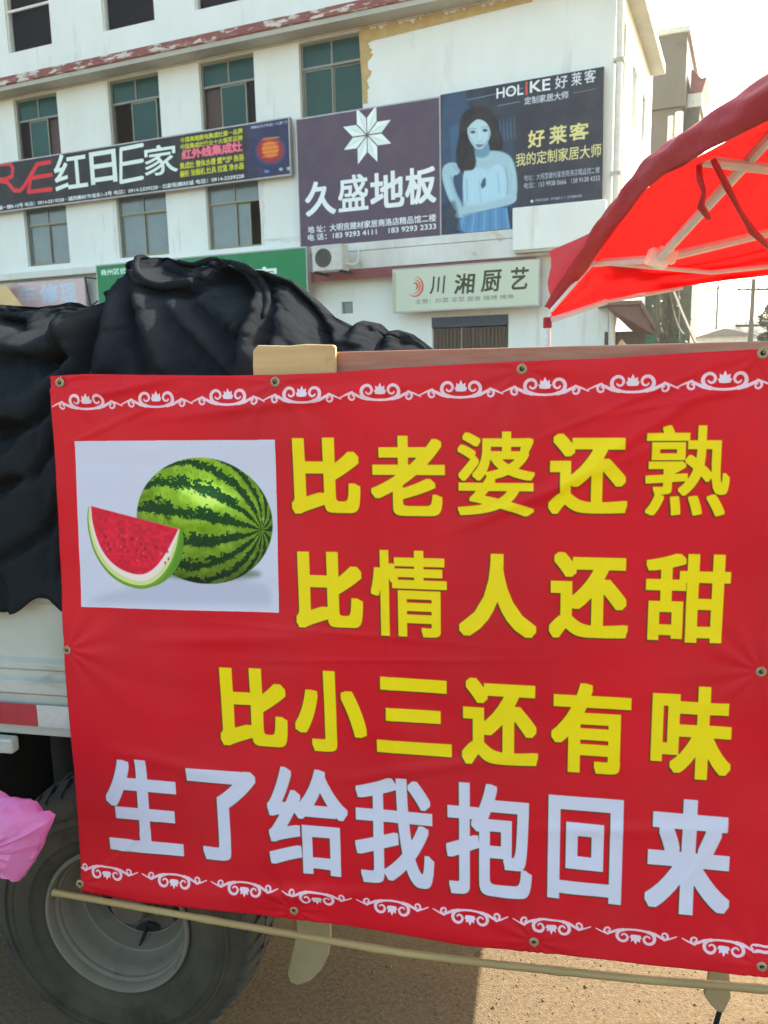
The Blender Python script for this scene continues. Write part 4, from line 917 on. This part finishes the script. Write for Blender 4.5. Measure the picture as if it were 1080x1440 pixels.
# ================================================================== TRUCK
truck = empty('cargo_truck', BAN.base, -BA); tag(truck, 'white cargo truck side with ribbed drop panel and dusty rear wheel', 'truck')
TL, TR_ = -3.6, 1.345; WB = 2.05
def TB(name, mt, *bx, bevel=0, parent=truck):
    m = MB()
    for b in bx: m.box(*b)
    return m.build(name, M[mt], parent, bevel=bevel)
TB('bed_frame', 'panel', (TL, TR_, .030, .075, .895, .935), (TL, TR_, WB-.05, WB, .86, .935), (TL, TL+.06, .08, WB-.06, .86, .935), (TR_-.06, TR_, .08, WB-.06, .86, .935), bevel=.004)
for k in range(12):
    y = .08+k*(WB-.14)/12; TB('floor_plank', 'bedwood', (TL+.06, TR_-.06, y, y+(WB-.14)/12-.006, .905, .934))
TB('chassis_rail', 'chassis', (TL, TR_-.15, .62, .70, .66, .86)); TB('chassis_rail', 'chassis', (TL, TR_-.15, 1.35, 1.43, .66, .86))
for x in np.arange(TL+.3, TR_-.1, .52): TB('cross_member', 'chassis', (x, x+.06, .10, WB-.08, .862, .903))
# ribbed side panel: profile in (y, z) extruded along x
prof = [(.052, .938), (.018, .938), (.018, .955), (.030, .962), (.030, 1.000), (.016, 1.010), (.016, 1.040), (.030, 1.048), (.030, 1.062), (.021, 1.070), (.021, 1.085), (.034, 1.094), (.034, 1.228), (.022, 1.236), (.016, 1.252), (.016, 1.268), (.052, 1.268)]
m = MB(); nx = 2
for i in range(len(prof)):
    (ya, za), (yb, zb) = prof[i], prof[(i+1) % len(prof)]; m.quad((TL, ya, za), (TR_, ya, za), (TR_, yb, zb), (TL, yb, zb))
m.quad(*[(TL, y, z) for y, z in prof]); m.quad(*[(TR_, y, z) for y, z in prof])
m.build('side_panel', M['panel'], truck, auto=35)
TB('panel_capping', 'panel_edge', (TL, TR_, .012, .056, 1.2685, 1.278))
TB('far_side_panel', 'panel', (TL, TR_, WB-.04, WB, .938, 1.27)); TB('tailgate', 'panel', (TR_-.04, TR_-.001, .056, WB-.042, .938, 1.27)); TB('headboard', 'panel', (TL, TL+.04, .056, WB-.042, .938, 1.9))
xs = [BAN.uv(*p)[0] for p in ((-220, 1000), (-140, 1003), (52, 1005), (94, 1005))]
w1 = BAN.off(.014)
def tapez(px, py): return w1.uv(px, py)
zt0, zt1 = tapez(30, 1020)[1], tapez(30, 990)[1]
t52 = tapez(52, 1005)[0]
for k in range(9):
    x1 = t52-.0-(k)*.30; TB('reflective_tape', 'tape_red', (x1-.15, x1, .0145, .0158, zt0, zt1)); TB('reflective_tape', 'tape_white', (x1+.0005, x1+.1495, .0145, .0158, zt0, zt1)) if k < 9 else None
TB('corner_bracket', 'panel', (-.62, tapez(22, 1050)[0], .0, .03, .855, .893), bevel=.006)
for x in (-2.9, -2.3, -1.7, -.9): TB('hinge', 'panel_edge', (x, x+.09, .004, .0155, .945, .992), bevel=.003)

# wheels
WP = BAN.off(.075); wc = WP.uv(163, 1297); HUBZ = wc[1]; print('hub', wc)
RT = min(.425, HUBZ-.002); RT = HUBZ-.003
s_ = RT/.425
tyre_prof = [(.212, .030), (.226, .012), (.240, .004), (.262, -.006), (.275, -.010), (.278, -.014), (.300, -.017), (.326, -.018), (.329, -.021), (.333, -.018), (.352, -.013), (.355, -.019), (.361, -.019), (.364, -.012), (.384, -.008), (.404, .008), (.416, .024), (.4185, .040), (.4185, .185), (.412, .205), (.39, .222), (.33, .232), (.26, .222), (.22, .20)]
def wheel_root(x, y, flip, name='wheel'):
    e = empty(name, (x, y, HUBZ)); e.parent = truck
    if flip: e.rotation_euler = (0, 0, math.pi)
    return e
_h = BAN.off(.075+.143).uv(212, 1318); HR_ = min(.121, max(.095, math.hypot(_h[1]-HUBZ, _h[0]-wc[0]))); HA = math.atan2(_h[1]-HUBZ, _h[0]-wc[0]); print('hole', _h[0]-wc[0], _h[1]-HUBZ)
def wheel(x, y, flip=False, detail=True):
    w = wheel_root(x, y, flip)
    m = MB(); m.lathe([(r_*s_, yy) for r_, yy in tyre_prof], 96); ty = m.build('tyre', M['tyre'], w, auto=40)
    m = MB(); nl = 44
    for k in range(nl):
        a = 2*math.pi*k/nl
        for (ya, yb, da) in ((.006, .078, 0), (.084, .136, .5), (.142, .202, 0)):
            a0 = a+da*2*math.pi/nl; hw = .36*2*math.pi/nl
            P = []
            for rr, sh in ((.412, 1), (.434, .86)):
                for yy, tw in ((ya, -.25), (yb, .25)):
                    drop = (.020 if yy < .01 else .012) if (yy < .03 or yy > .195) and rr > .42 else (.03 if yy < .01 else 0)
                    for sg in (-1, 1):
                        aa = a0+sg*hw*sh+tw*hw*(1 if da == 0 else -1); P.append(((rr-drop)*s_*math.cos(aa), yy, (rr-drop)*s_*math.sin(aa)))
            b = len(m.v); m.v += P
            for f in ((0, 1, 3, 2), (4, 6, 7, 5), (0, 4, 5, 1), (2, 3, 7, 6), (0, 2, 6, 4), (1, 5, 7, 3)): m.f.append(tuple(b+i for i in f)); m.m.append(0)
    tag(m.build('tread', M['tread'], ty), kind='stuff')
    rim = [(.213, .034), (.228, .012), (.2335, .002), (.230, -.004), (.222, -.003), (.216, .004), (.213, .018), (.206, .024), (.204, .032), (.200, .036), (.192, .060), (.183, .085), (.177, .092), (.172, .094), (.160, .118), (.153, .128), (.150, .134), (.146, .136), (.150, .20)]
    m = MB(); m.lathe([(r_*s_, yy) for r_, yy in rim], 80); m.build('rim', M['rim'], w, auto=28)
    m = MB(); m.lathe([(.151, .137), (.146, .139), (.140, .142), (.092, .150), (.082, .146), (.074, .120), (.060, .118), (.058, .100), (.052, .096), (.050, .062), (.045, .056), (.0, .054)], 60); dc = m.build('wheel_disc', M['disc'], w, auto=28)
    if detail:
        for k in range(6):
            a = HA+k*math.pi/3; cx_, cz_ = HR_*math.cos(a), HR_*math.sin(a); m = MB(); pts = []
            for j in range(20):
                b = 2*math.pi*j/20; u, v = .022*math.cos(b), .036*math.sin(b)
                pts.append((cx_+u*math.cos(a)-v*math.sin(a),   .1355, cz_+u*math.sin(a)+v*math.cos(a)))
            m.quad(*pts); m.build('hand_hole', M['hole'], dc)
        for k in range(6):
            a = R(-32)+k*math.pi/3; m = MB(); m.lathe([(0, .098), (.011, .098), (.012, .104), (.012, .125)], 6, (.067*math.cos(a), 0, .067*math.sin(a))); m.build('wheel_nut', M['rim'], dc)
        a = HA; m = MB(); c0_ = Vector((.108*math.cos(a), .148, .108*math.sin(a))); m.tube([c0_, c0_+Vector((0, -.03, -.012)), c0_+Vector((-.012, -.05, -.05))], [.005, .005, .003], 7); m.build('valve_stem', M['hole'], w, smooth=True)
    return w
wheel(wc[0], .075); wheel(wc[0], .075+.62, True, False)
wheel(wc[0], WB-.09, True, False); wheel(wc[0], WB-.70, False, False)
m = MB(); m.tube([(wc[0], .25, HUBZ), (wc[0], .80, HUBZ), (wc[0], .9, HUBZ), (wc[0], 1.0, HUBZ), (wc[0], 1.1, HUBZ), (wc[0], 1.9, HUBZ)], [.055, .055, .12, .14, .12, .055], 14); m.build('axle', M['chassis'], truck, smooth=True)
for y in (.64, 1.37):
    for k in range(5): TB('leaf_spring', 'chassis', (wc[0]-.55+.08*k, wc[0]+.55-.08*k, y, y+.07, HUBZ+.16-.016*k, HUBZ+.174-.016*k))
TB('mudguard', 'chassis', (wc[0]-.5, wc[0]-.485, .12, .56, HUBZ-.08, .86)); 
TB('added_shade_panel', 'chassis', (wc[0]-.62, wc[0]+.50, .60, .612, .30, .86))  # added dark panel, blacks out the sunlit ground behind the wheel
TB('rear_cross_beam', 'chassis', (TR_-.14, TR_-.06, .12, WB-.1, .70, .78))
# cream bracket plates hanging below the bed
def hang(pts, w, lab, extra=None):
    pl_ = BAN.off(w); P = [pl_.uv(*p) for p in pts]; top_ = max(P, key=lambda q: q[1])
    xs_ = sorted(P, key=lambda q: -q[1])[:2]; xa, xb = min(x[0] for x in xs_), max(x[0] for x in xs_)
    body = [p for p in P if p not in xs_]; L = sorted(P, key=lambda q: q[0])
    poly = [(xa, .893)] + [p for p in P] + [(xb, .893)]
    m = MB(); m.prism(poly, w, w+.012); o = m.build('hanging_bracket', M['strap'], truck, bevel=.003); return o
hang([(417, 1312), (404, 1370), (408, 1382), (418, 1386), (436, 1380), (452, 1364), (461, 1346), (465, 1318)], .16, '')
hang([(996, 1370), (995, 1380), (990, 1400), (1000, 1415), (1010, 1424), (1018, 1424), (1028, 1404), (1026, 1370)], .16, '')
q = BAN.off(.17); m = MB(); a = q.uv(1012, 1418); b = q.uv(1004, 1450); m.tube([(a[0], .166, a[1]), (b[0], .17, b[1]), (b[0], .2, b[1]-.1)], .006, 6); m.build('hose_end', M['hole'], truck)

# ================================================================== LOAD: TARPAULIN
SIL = [(-330, 440), (-200, 445), (-60, 432), (0, 429), (55, 433), (80, 429), (93, 425), (111, 427), (128, 434), (140, 427), (163, 408), (184, 396), (189, 376), (198, 364), (212, 360), (230, 361), (245, 367), (270, 372), (296, 364), (322, 368), (340, 380), (370, 390), (400, 392), (430, 402), (450, 420), (470, 444), (483, 451), (505, 462), (520, 454), (538, 457), (547, 467), (565, 466), (585, 472), (600, 483), (612, 494), (660, 500)]
WC_ = .50; cp = BAN.off(WC_); SU = [cp.uv(*p) for p in SIL]; su = np.array([p[0] for p in SU]); sz = np.array([p[1] for p in SU])
RIDGES = [  # photo-traced fold lines: points, width on the raised side, width on the sharp side, height (m)
 ([(190, 360), (193, 388), (206, 400), (228, 405), (262, 400), (292, 389), (318, 371), (326, 366)], 9, 6, .034),
 ([(205, 372), (240, 384), (285, 376)], 17, 17, -.060), ([(215, 412), (265, 412), (318, 392), (345, 390)], 10, 12, -.040),
 ([(322, 368), (350, 379), (370, 398), (378, 422), (372, 448), (358, 478), (346, 530)], 60, 7, .075),
 ([(352, 384), (398, 391), (432, 405), (458, 432), (478, 465), (488, 510)], 46, 8, .055),
 ([(384, 400), (392, 440), (384, 470), (372, 500)], 13, 13, -.05), ([(400, 445), (425, 470), (450, 500)], 14, 20, .02),
 ([(196, 405), (204, 440), (222, 485), (238, 530)], 14, 8, .030), ([(180, 408), (188, 450), (200, 500), (206, 530)], 7, 10, -.022),
 ([(225, 408), (252, 440), (292, 482), (335, 528)], 16, 9, .026), ([(236, 408), (275, 440), (320, 475), (360, 500)], 12, 18, -.020),
 ([(290, 405), (322, 430), (345, 470)], 18, 26, .022), ([(150, 418), (138, 450), (126, 490), (120, 530)], 5, 7, -.035),
 ([(163, 410), (160, 450), (150, 500), (146, 530)], 16, 12, .020), ([(122, 440), (110, 480), (106, 530)], 12, 10, .028),
 ([(20, 480), (52, 492), (85, 488), (108, 466), (118, 445)], 18, 12, .040), ([(-20, 448), (10, 452), (32, 462)], 7, 7, -.045), ([(60, 462), (90, 452), (112, 450)], 10, 10, -.02),
 ([(30, 505), (70, 516), (100, 500)], 9, 14, -.04), ([(-60, 470), (0, 476), (30, 500), (60, 530)], 12, 9, .030), ([(90, 500), (84, 530), (60, 560), (0, 580), (-80, 590)], 20, 9, .035),
 ([(100, 540), (60, 590), (0, 610), (-80, 615)], 10, 8, -.03), ([(80, 570), (50, 625), (0, 655), (-80, 665)], 18, 9, .030), ([(80, 620), (40, 668), (-20, 690), (-90, 700)], 9, 9, -.028),
 ([(85, 640), (55, 705), (0, 745), (-80, 770)], 22, 9, .034), ([(85, 700), (50, 755), (0, 785), (-80, 800)], 10, 9, -.024), ([(90, 740), (60, 800), (20, 835)], 16, 10, .022), ([(20, 690), (-10, 760), (-40, 830)], 14, 12, .02),
 ([(44, 560), (36, 640), (20, 720), (0, 800)], 16, 16, .012),
 ([(500, 492), (508, 472), (522, 458), (538, 462)], 9, 7, .030), ([(546, 492), (552, 478), (566, 469), (590, 476), (610, 492)], 12, 7, .030), ([(530, 490), (543, 472)], 6, 6, -.04), ([(470, 450), (500, 470), (500, 500)], 10, 10, -.02)]
def proj(P):
    d = P-CAM; f = d.dot(cf); return 540+FPX*d.dot(cr)/f, 720-FPX*d.dot(cu)/f
def world(t, w, z): return BAN.base + BAN.a*t + BAN.n*w + Vector((0, 0, z))
NT, NQ = 330, 150; ts = np.linspace(-1.05, .92, NT)
base = np.zeros((NT, NQ, 3))
fb = vnoise((NT, NQ), (16, 7), 21, 4)-.5; fc = vnoise((NT, NQ), (50, 22), 22, 3)-.5
for i, t in enumerate(ts):
    H = float(np.interp(t, su, sz)); k = np.clip((t+.20)/.12, 0, 1); zl = 1.225*(1-k)+1.50*k if t > -.09 else 1.235-.012*math.sin(t*40); wl = -.02*(1-k)+.075*k
    zl = 1.225+.02*math.sin(t*25)+.01*math.sin(t*60) if t < -.075 else 1.5
    for j in range(NQ):
        q = j/(NQ-1)*1.45
        if q <= 1:
            hang_ = .55
            zz = zl+(H-zl)*math.sin(q*math.pi/2)**.95; frac = max(0, (zz-zl)/(H-zl))
            ww = wl+(WC_-wl)*max(0, (frac-.35)/.65)**2.2*(1 if True else 0)
        else:
            zz = H-.22*(q-1)**1.3*2; ww = WC_+(q-1)*1.1
        base[i, j] = (t, ww, zz)
Pw = np.array(BAN.base)+base[..., :1]*np.array(BAN.a)+base[..., 1:2]*np.array(BAN.n); Pw[..., 2] = base[..., 2]
D_ = Pw-np.array(CAM); f_ = D_@np.array(cf); PX_ = 540+FPX*(D_@np.array(cr))/f_; PY_ = 720-FPX*(D_@np.array(cu))/f_
disp = np.zeros((NT, NQ))
for pts, wa, wb, amp in RIDGES:
    best = np.full((NT, NQ), 1e9); side = np.zeros((NT, NQ)); fade = np.ones((NT, NQ)); Ltot = sum(math.dist(a, b) for a, b in zip(pts, pts[1:])); run = 0
    for (ax, ay), (bx, by) in zip(pts, pts[1:]):
        dx, dy = bx-ax, by-ay; l2 = dx*dx+dy*dy; tq = np.clip(((PX_-ax)*dx+(PY_-ay)*dy)/l2, 0, 1)
        ex, ey = PX_-ax-tq*dx, PY_-ay-tq*dy; dd = np.hypot(ex, ey); up = dd < best; best = np.where(up, dd, best); side = np.where(up, dx*ey-dy*ex, side)
        s0 = (run+tq*math.sqrt(l2))/Ltot; fade = np.where(up, np.clip(np.minimum(s0, 1-s0)*6+.35, 0, 1), fade); run += math.sqrt(l2)
    w = np.where(side < 0, wa, wb); disp += 1.5*amp*np.exp(-(best/w)**2)*fade
qq = np.linspace(0, 1.45, NQ)[None]
fd_ = vnoise((NT, NQ), (90, 44), 23, 3)-.5; fold = np.abs(vnoise((NT, NQ), (22, 12), 29, 3)-.5)
disp += fb*.050+fc*.024+fd_*.006-np.clip(.07-fold, 0, 1)*.16
disp *= 1+.35*(base[..., 0] < -.12)
disp *= np.clip((1.30-qq)*3, .2, 1)
off = base.copy(); off[..., 1] -= disp; off[..., 2] += disp*.06*np.clip(qq*1.5, 0, 1)*np.clip((1.0-qq)*6, 0, 1)
tG, wG, zG = off[..., 0], off[..., 1], off[..., 2]
wG = np.where((tG > -.17) & (zG < 1.80), np.maximum(wG, .014+(zG < 1.27)*0), wG)
wG = np.where((tG > -.30) & (tG <= -.17) & (zG < 1.80), np.maximum(wG, -.05+(tG+.30)/.13*.055), wG)
wG = np.where((tG > .27) & (zG < 1.83), np.maximum(wG, .05), wG)
wG = np.where((tG < -.07) & (zG < 1.30) , np.minimum(wG, .006), wG)
wG = np.where((tG < .27) & (tG > -.17) & (zG < 1.30), .008, wG)
off[..., 1] = wG
# rolled hem of the bunched fold lying on the heap
dsp = off.copy(); Pd = np.array(BAN.base)+dsp[..., :1]*np.array(BAN.a)+dsp[..., 1:2]*np.array(BAN.n); Pd[..., 2] = dsp[..., 2]
Dd = Pd-np.array(CAM); fd = Dd@np.array(cf); PXd = 540+FPX*(Dd@np.array(cr))/fd; PYd = 720-FPX*(Dd@np.array(cu))/fd
def on_tarp(x, y, lift):
    dd = (PXd-x)**2+(PYd-y)**2+(qq > 1.02)*1e4; i, j = np.unravel_index(np.argmin(dd), dd.shape); pl_ = BAN.off(float(dsp[i, j, 1])-lift); u, z = pl_.uv(x, y)
    return Vector((u, float(dsp[i, j, 1])-lift, z))
m = MB(); m.grid(off.tolist())
for pts, rs in (([(214, 366), (202, 361), (193, 362), (190, 374), (193, 387), (205, 398), (228, 403), (262, 398), (292, 388), (316, 373)], [.003, .006, .008, .009, .009, .009, .009, .009, .008, .004]),
                ([(322, 368), (345, 376), (364, 390), (374, 408), (376, 425), (370, 445)], [.004, .007, .008, .008, .007, .003]),
                ([(250, 368), (272, 373), (296, 366), (322, 369)], [.004, .007, .008, .004])):
    P = [on_tarp(x, y, .012) for x, y in pts]; R2 = resample(P, 40); r2 = np.interp(np.linspace(0, 1, 41), np.linspace(0, 1, len(rs)), rs)
    m.tube(R2, [float(v) for v in r2], 8)
tp = m.build('tarpaulin', M['tarp'], None, smooth=True, solid=.004); tp.location = BAN.base; tp.rotation_euler = (0, 0, -BA)
tag(tp, 'crumpled black shade cloth heaped over the load and hanging over the side panel', 'tarpaulin')
# boards standing inside the side panel
bd = MB(); bx0 = .42
nb = 40; P = []
pk = TB('wooden_plank', 'plywood', (bx0, 1.395, .024, .042, 1.30, 1.797), bevel=.002, parent=None); pk.location = BAN.base; pk.rotation_euler = (0, 0, -BA)
tag(pk, 'long reddish wooden board standing on edge behind the top of the red banner', 'plank')
m = MB(); y0_, z0_ = BAN.off(.004).uv(355, 530); x1_ = BAN.off(.004).uv(470, 486)[0]; zc_ = BAN.off(.004).uv(410, 485)[1]
m.prism([(y0_+.004, 1.60), (x1_, 1.60), (x1_+.001, zc_-.006), (x1_-.003, zc_-.002), (x1_-.06, zc_+.001), (y0_+.08, zc_-.0015), (y0_+.014, zc_+.0015), (y0_+.003, zc_-.010), (y0_+.001, zc_-.04)], .005, .021)
cb = m.build('foam_block', M['card'], None, bevel=.003); cb.location = BAN.base; cb.rotation_euler = (0, 0, -BA); tag(cb, 'tan slab with rounded corners poking up behind the banner at the end of the board', 'slab')

# ================================================================== BANNER
ban = empty('banner', BAN.base, -BA); tag(ban, 'large red banner with a watermelon picture and rows of yellow and white characters', 'banner')
NU, NV = 340, 270
GR = [(88, 538), (389, 537), (734, 519), (1070, 497), (98, 912), (1069, 943), (117, 1238), (415, 1277), (751, 1318), (1068, 1350)]
GU = [BAN.uv(*g_) for g_ in GR]
TU = [BAN.uv(x, y) for x, y in ((73, 529), (120, 526), (200, 527), (320, 528), (389, 527), (470, 524), (560, 517), (640, 513), (734, 508), (850, 504), (960, 497), (1082, 490))]
BU = [BAN.uv(x, y) for x, y in ((118, 1250), (250, 1266), (415, 1290), (560, 1306), (660, 1322), (751, 1333), (900, 1350), (1085, 1366))]
wn1 = vnoise((NU, NV), (5, 4), 31, 3)-.5; wn2 = vnoise((NU, NV), (3, 26), 32, 2)-.5
def wrinkle(u, z, i, j):
    d = .004+.010*(wn1[i, j]+.35)+.0022*(wn2[i, j]+.5)
    for (gx, gz), fr in zip(GU, (1, 1, 1, 1, 1, 1, .8, 1, 1, .8)):
        dx, dz = u-gx, z-gz; r_ = math.hypot(dx, dz); a = math.atan2(dz, dx)
        d += .0018*fr*math.sin(a*11+gx*30)*math.exp(-r_/.17)*min(1, r_/.03)
    # long soft creases
    for (ax, az, bx, bz, w, h) in ((.95, 1.50, 1.35, 1.78, .014, .0045), (.10, 1.66, .75, 1.735, .012, .0035), (.0, 1.16, .55, 1.20, .018, .003), (.75, 1.42, 1.2, 1.62, .012, .003), (.25, .55, .62, .60, .02, .006), (.9, .78, 1.37, .83, .016, .003), (-.1, 1.70, .2, 1.755, .01, .004), (.5, .86, .95, .96, .015, .0028), (-.08, .9, .3, .84, .02, .003), (1.05, 1.66, 1.37, 1.72, .006, .0022), (.9, 1.60, 1.3, 1.77, .006, .002), (-.1, 1.60, .25, 1.74, .006, .0018), (.3, 1.13, 1.0, 1.17, .005, .0012), (.62, 1.75, .66, .55, .005, .0010), (.15, 1.22, .9, 1.19, .005, .0010), (1.2, .60, 1.4, .95, .006, .0018), (.5, 1.35, .62, 1.70, .007, .0015), (-.1, .56, .1, .75, .006, .002)):
        L2 = (bx-ax)**2+(bz-az)**2; t = ((u-ax)*(bx-ax)+(z-az)*(bz-az))/L2; tc = min(1, max(0, t)); dd = math.hypot(u-ax-tc*(bx-ax), z-az-tc*(bz-az)); d += 1.4*h*math.exp(-(dd/w)**2)*math.sin(math.pi*min(1, max(0, t*.9+.05)))
    d += .012*math.exp(-((z-.52)/.05)**2)*(.5+.5*math.sin(u*9+1))          # the lower hem lifts off between ties
    return d
UVc = {}
G = []
tux, tuz = [p[0] for p in TU], [p[1] for p in TU]; bux, buz = [p[0] for p in BU], [p[1] for p in BU]
flatuv = []
for i in range(NU+0):
    a = i/(NU-1); row = []
    for j in range(NV):
        b = j/(NV-1); xl = -.103-.037*b + .002*math.sin(b*9)-.004*math.sin(b*math.pi); xr_ = 1.367+.070*b
        u = xl+(xr_-xl)*a; zt_ = float(np.interp(u, tux, tuz)); zb_ = float(np.interp(u, bux, buz)); z = zt_+(zb_-zt_)*b
        w = -wrinkle(u, z, i, j)
        if b < .02 and a < .12: w += .004
        row.append((u, w, z))
    G.append(row)
m = MB(); m.grid(G)
bm_ = print_mat('banner_print', im_banner, .5, .22, bump=(55, .12, .002), transl=.10, dust=.05)
m.build('printed_sheet', bm_, ban, smooth=True, uv=BC.uvfn(), solid=.0012)
for k, (gx, gz) in enumerate(GU):
    ii = int(np.clip((gx+.12)/1.49*NU, 0, NU-1)); jj = int(np.clip((1.77-gz)/1.25*NV, 0, NV-1)); w = -wrinkle(gx, gz, ii, jj)-.0012
    m = MB(); m.lathe([(.0045, .001), (.0045, -.0012), (.006, -.0022), (.0095, -.0016), (.0105, .001)], 20, (gx, w, gz)); m.build('eyelet', M['brass'], ban, smooth=True)
    m = MB(); m.lathe([(0, -.0005), (.0044, -.0005)], 12, (gx, w, gz)); m.build('eyelet_hole', M['chassis'], ban)
    m = MB(); s2 = 1 if k < 6 else -1; m.tube([(gx+.001, w-.002, gz), (gx+.002, w-.004, gz+.008*s2), (gx+.003, w+.004, gz+.013*s2)], .0012, 5); m.build('tie_cord', M['cord'], ban)
# bamboo batten along the lower hem
sp = BAN.off(-.014); pts = [(60, 1242), (80, 1247), (200, 1268), (400, 1303), (560, 1330), (700, 1347), (900, 1367), (1080, 1381), (1250, 1392)]; P = []
for x, y in pts[1:]:
    u, z = sp.uv(x, y); P.append(Vector((u, -.030, z-.004)))
PR = resample(P, 60); m = MB(); m.tube(PR, [.0076+.0016*(k/60)+.0012*(k % 13 == 0) for k in range(61)], 12)
o = m.build('bamboo_pole', M['bamboo'], None, smooth=True); o.location = BAN.base; o.rotation_euler = (0, 0, -BA); tag(o, 'pale thin bamboo pole slung just under the lower edge of the red banner', 'pole')

# ================================================================== PINK BAG
bagpl = BAN.off(-.22)
out = [(-70, 1118), (-30, 1112), (0, 1121), (18, 1123), (34, 1127), (52, 1142), (71, 1153), (66, 1172), (60, 1192), (48, 1212), (35, 1232), (22, 1226), (14, 1218), (4, 1224), (-12, 1236), (-50, 1250), (-90, 1230), (-110, 1180), (-100, 1140)]
O = [Vector((*bagpl.uv(*p), 0)) for p in out]; cx_ = sum((o.x for o in O))/len(O); cz_ = sum(o.y for o in O)/len(O)
rb = random.Random(4)
ring = []
for i in range(len(O)):
    for k in range(2): ring.append(O[i].lerp(O[(i+1) % len(O)], k/2))
m = MB(); G = []
for j in range(11):
    s = j/10*2-1; rr = max(0, 1-abs(s)**2.2)**.55; 
    if j in (0, 10): rr = .03
    row = []; jit = [(rb.uniform(-1, 1), rb.uniform(-1, 1)) for _ in ring]
    for i, p in enumerate(ring+ring[:1]):
        ii = i % len(ring)
        k = rr+(.04*jit[ii][1] if rr < .97 and rr > .05 else 0); cr_ = .006*math.sin(ii*.6+s*3)+.009*jit[ii][0]
        row.append((cx_+(p.x-cx_)*k, -.22+s*.055*1.0+cr_*(.3+rr)*.8*(rr < .995), cz_+(p.y-cz_)*k))
    G.append(row)
m.grid(G)
bag = empty('plastic_bag', BAN.base, -BA); tag(bag, 'crumpled pink plastic bag at the left edge in front of the wheel', 'bag')
m.build('bag_body', M['pink'], bag, auto=24)
m = MB(); hx = cx_-.02; m.tube([(hx-.03, -.22, cz_+.07), (hx-.12, -.15, cz_+.18), (hx-.16, -.03, .96), (hx-.16, .0, .985)], [.02, .012, .009, .009], 8); m.build('handle', M['pink'], bag, smooth=True)

# loose gravel on the road under and behind the truck
m = MB(); rg = random.Random(11)
for k in range(7000):
    Y = rg.uniform(1.75, 3.4); x = rg.uniform(-.95, 1.5); r_ = rg.choice((.0012, .0015, .002, .002, .003, .004)) if rg.random() < .985 else .008; a = rg.uniform(0, 6.28); P = []
    for q in range(4): P.append((x+r_*math.cos(a+q*1.57)*rg.uniform(.6, 1.2), Y+r_*math.sin(a+q*1.57)*rg.uniform(.6, 1.2), .0005))
    t_ = (x, Y, r_*rg.uniform(.5, 1)); b = len(m.v); m.v += P+[t_]
    for q in range(4): m.f.append((b+q, b+(q+1) % 4, b+4)); m.m.append(0)
tag(m.build('gravel', mat('road_gravel', (.22, .165, .10), .9, col2=(.10, .078, .05), nscale=30), None), kind='stuff')

# ================================================================== HAZE
hz = MB(); hz.box(-420, 620, -60, 420, -1.2, 60)
hb = hz.build('haze', [bpy.data.materials.new('haze')]); hm = hb.data.materials[0]; hm.use_nodes = True; ht = hm.node_tree
for n_ in list(ht.nodes):
    if n_.type == 'BSDF_PRINCIPLED': ht.nodes.remove(n_)
pv = ht.nodes.new('ShaderNodeVolumePrincipled'); pv.inputs['Color'].default_value = (.95, .97, 1, 1); pv.inputs['Density'].default_value = .0006; pv.inputs['Anisotropy'].default_value = .3
ht.links.new(pv.outputs[0], ht.nodes['Material Output'].inputs['Volume']); tag(hb, kind='stuff')
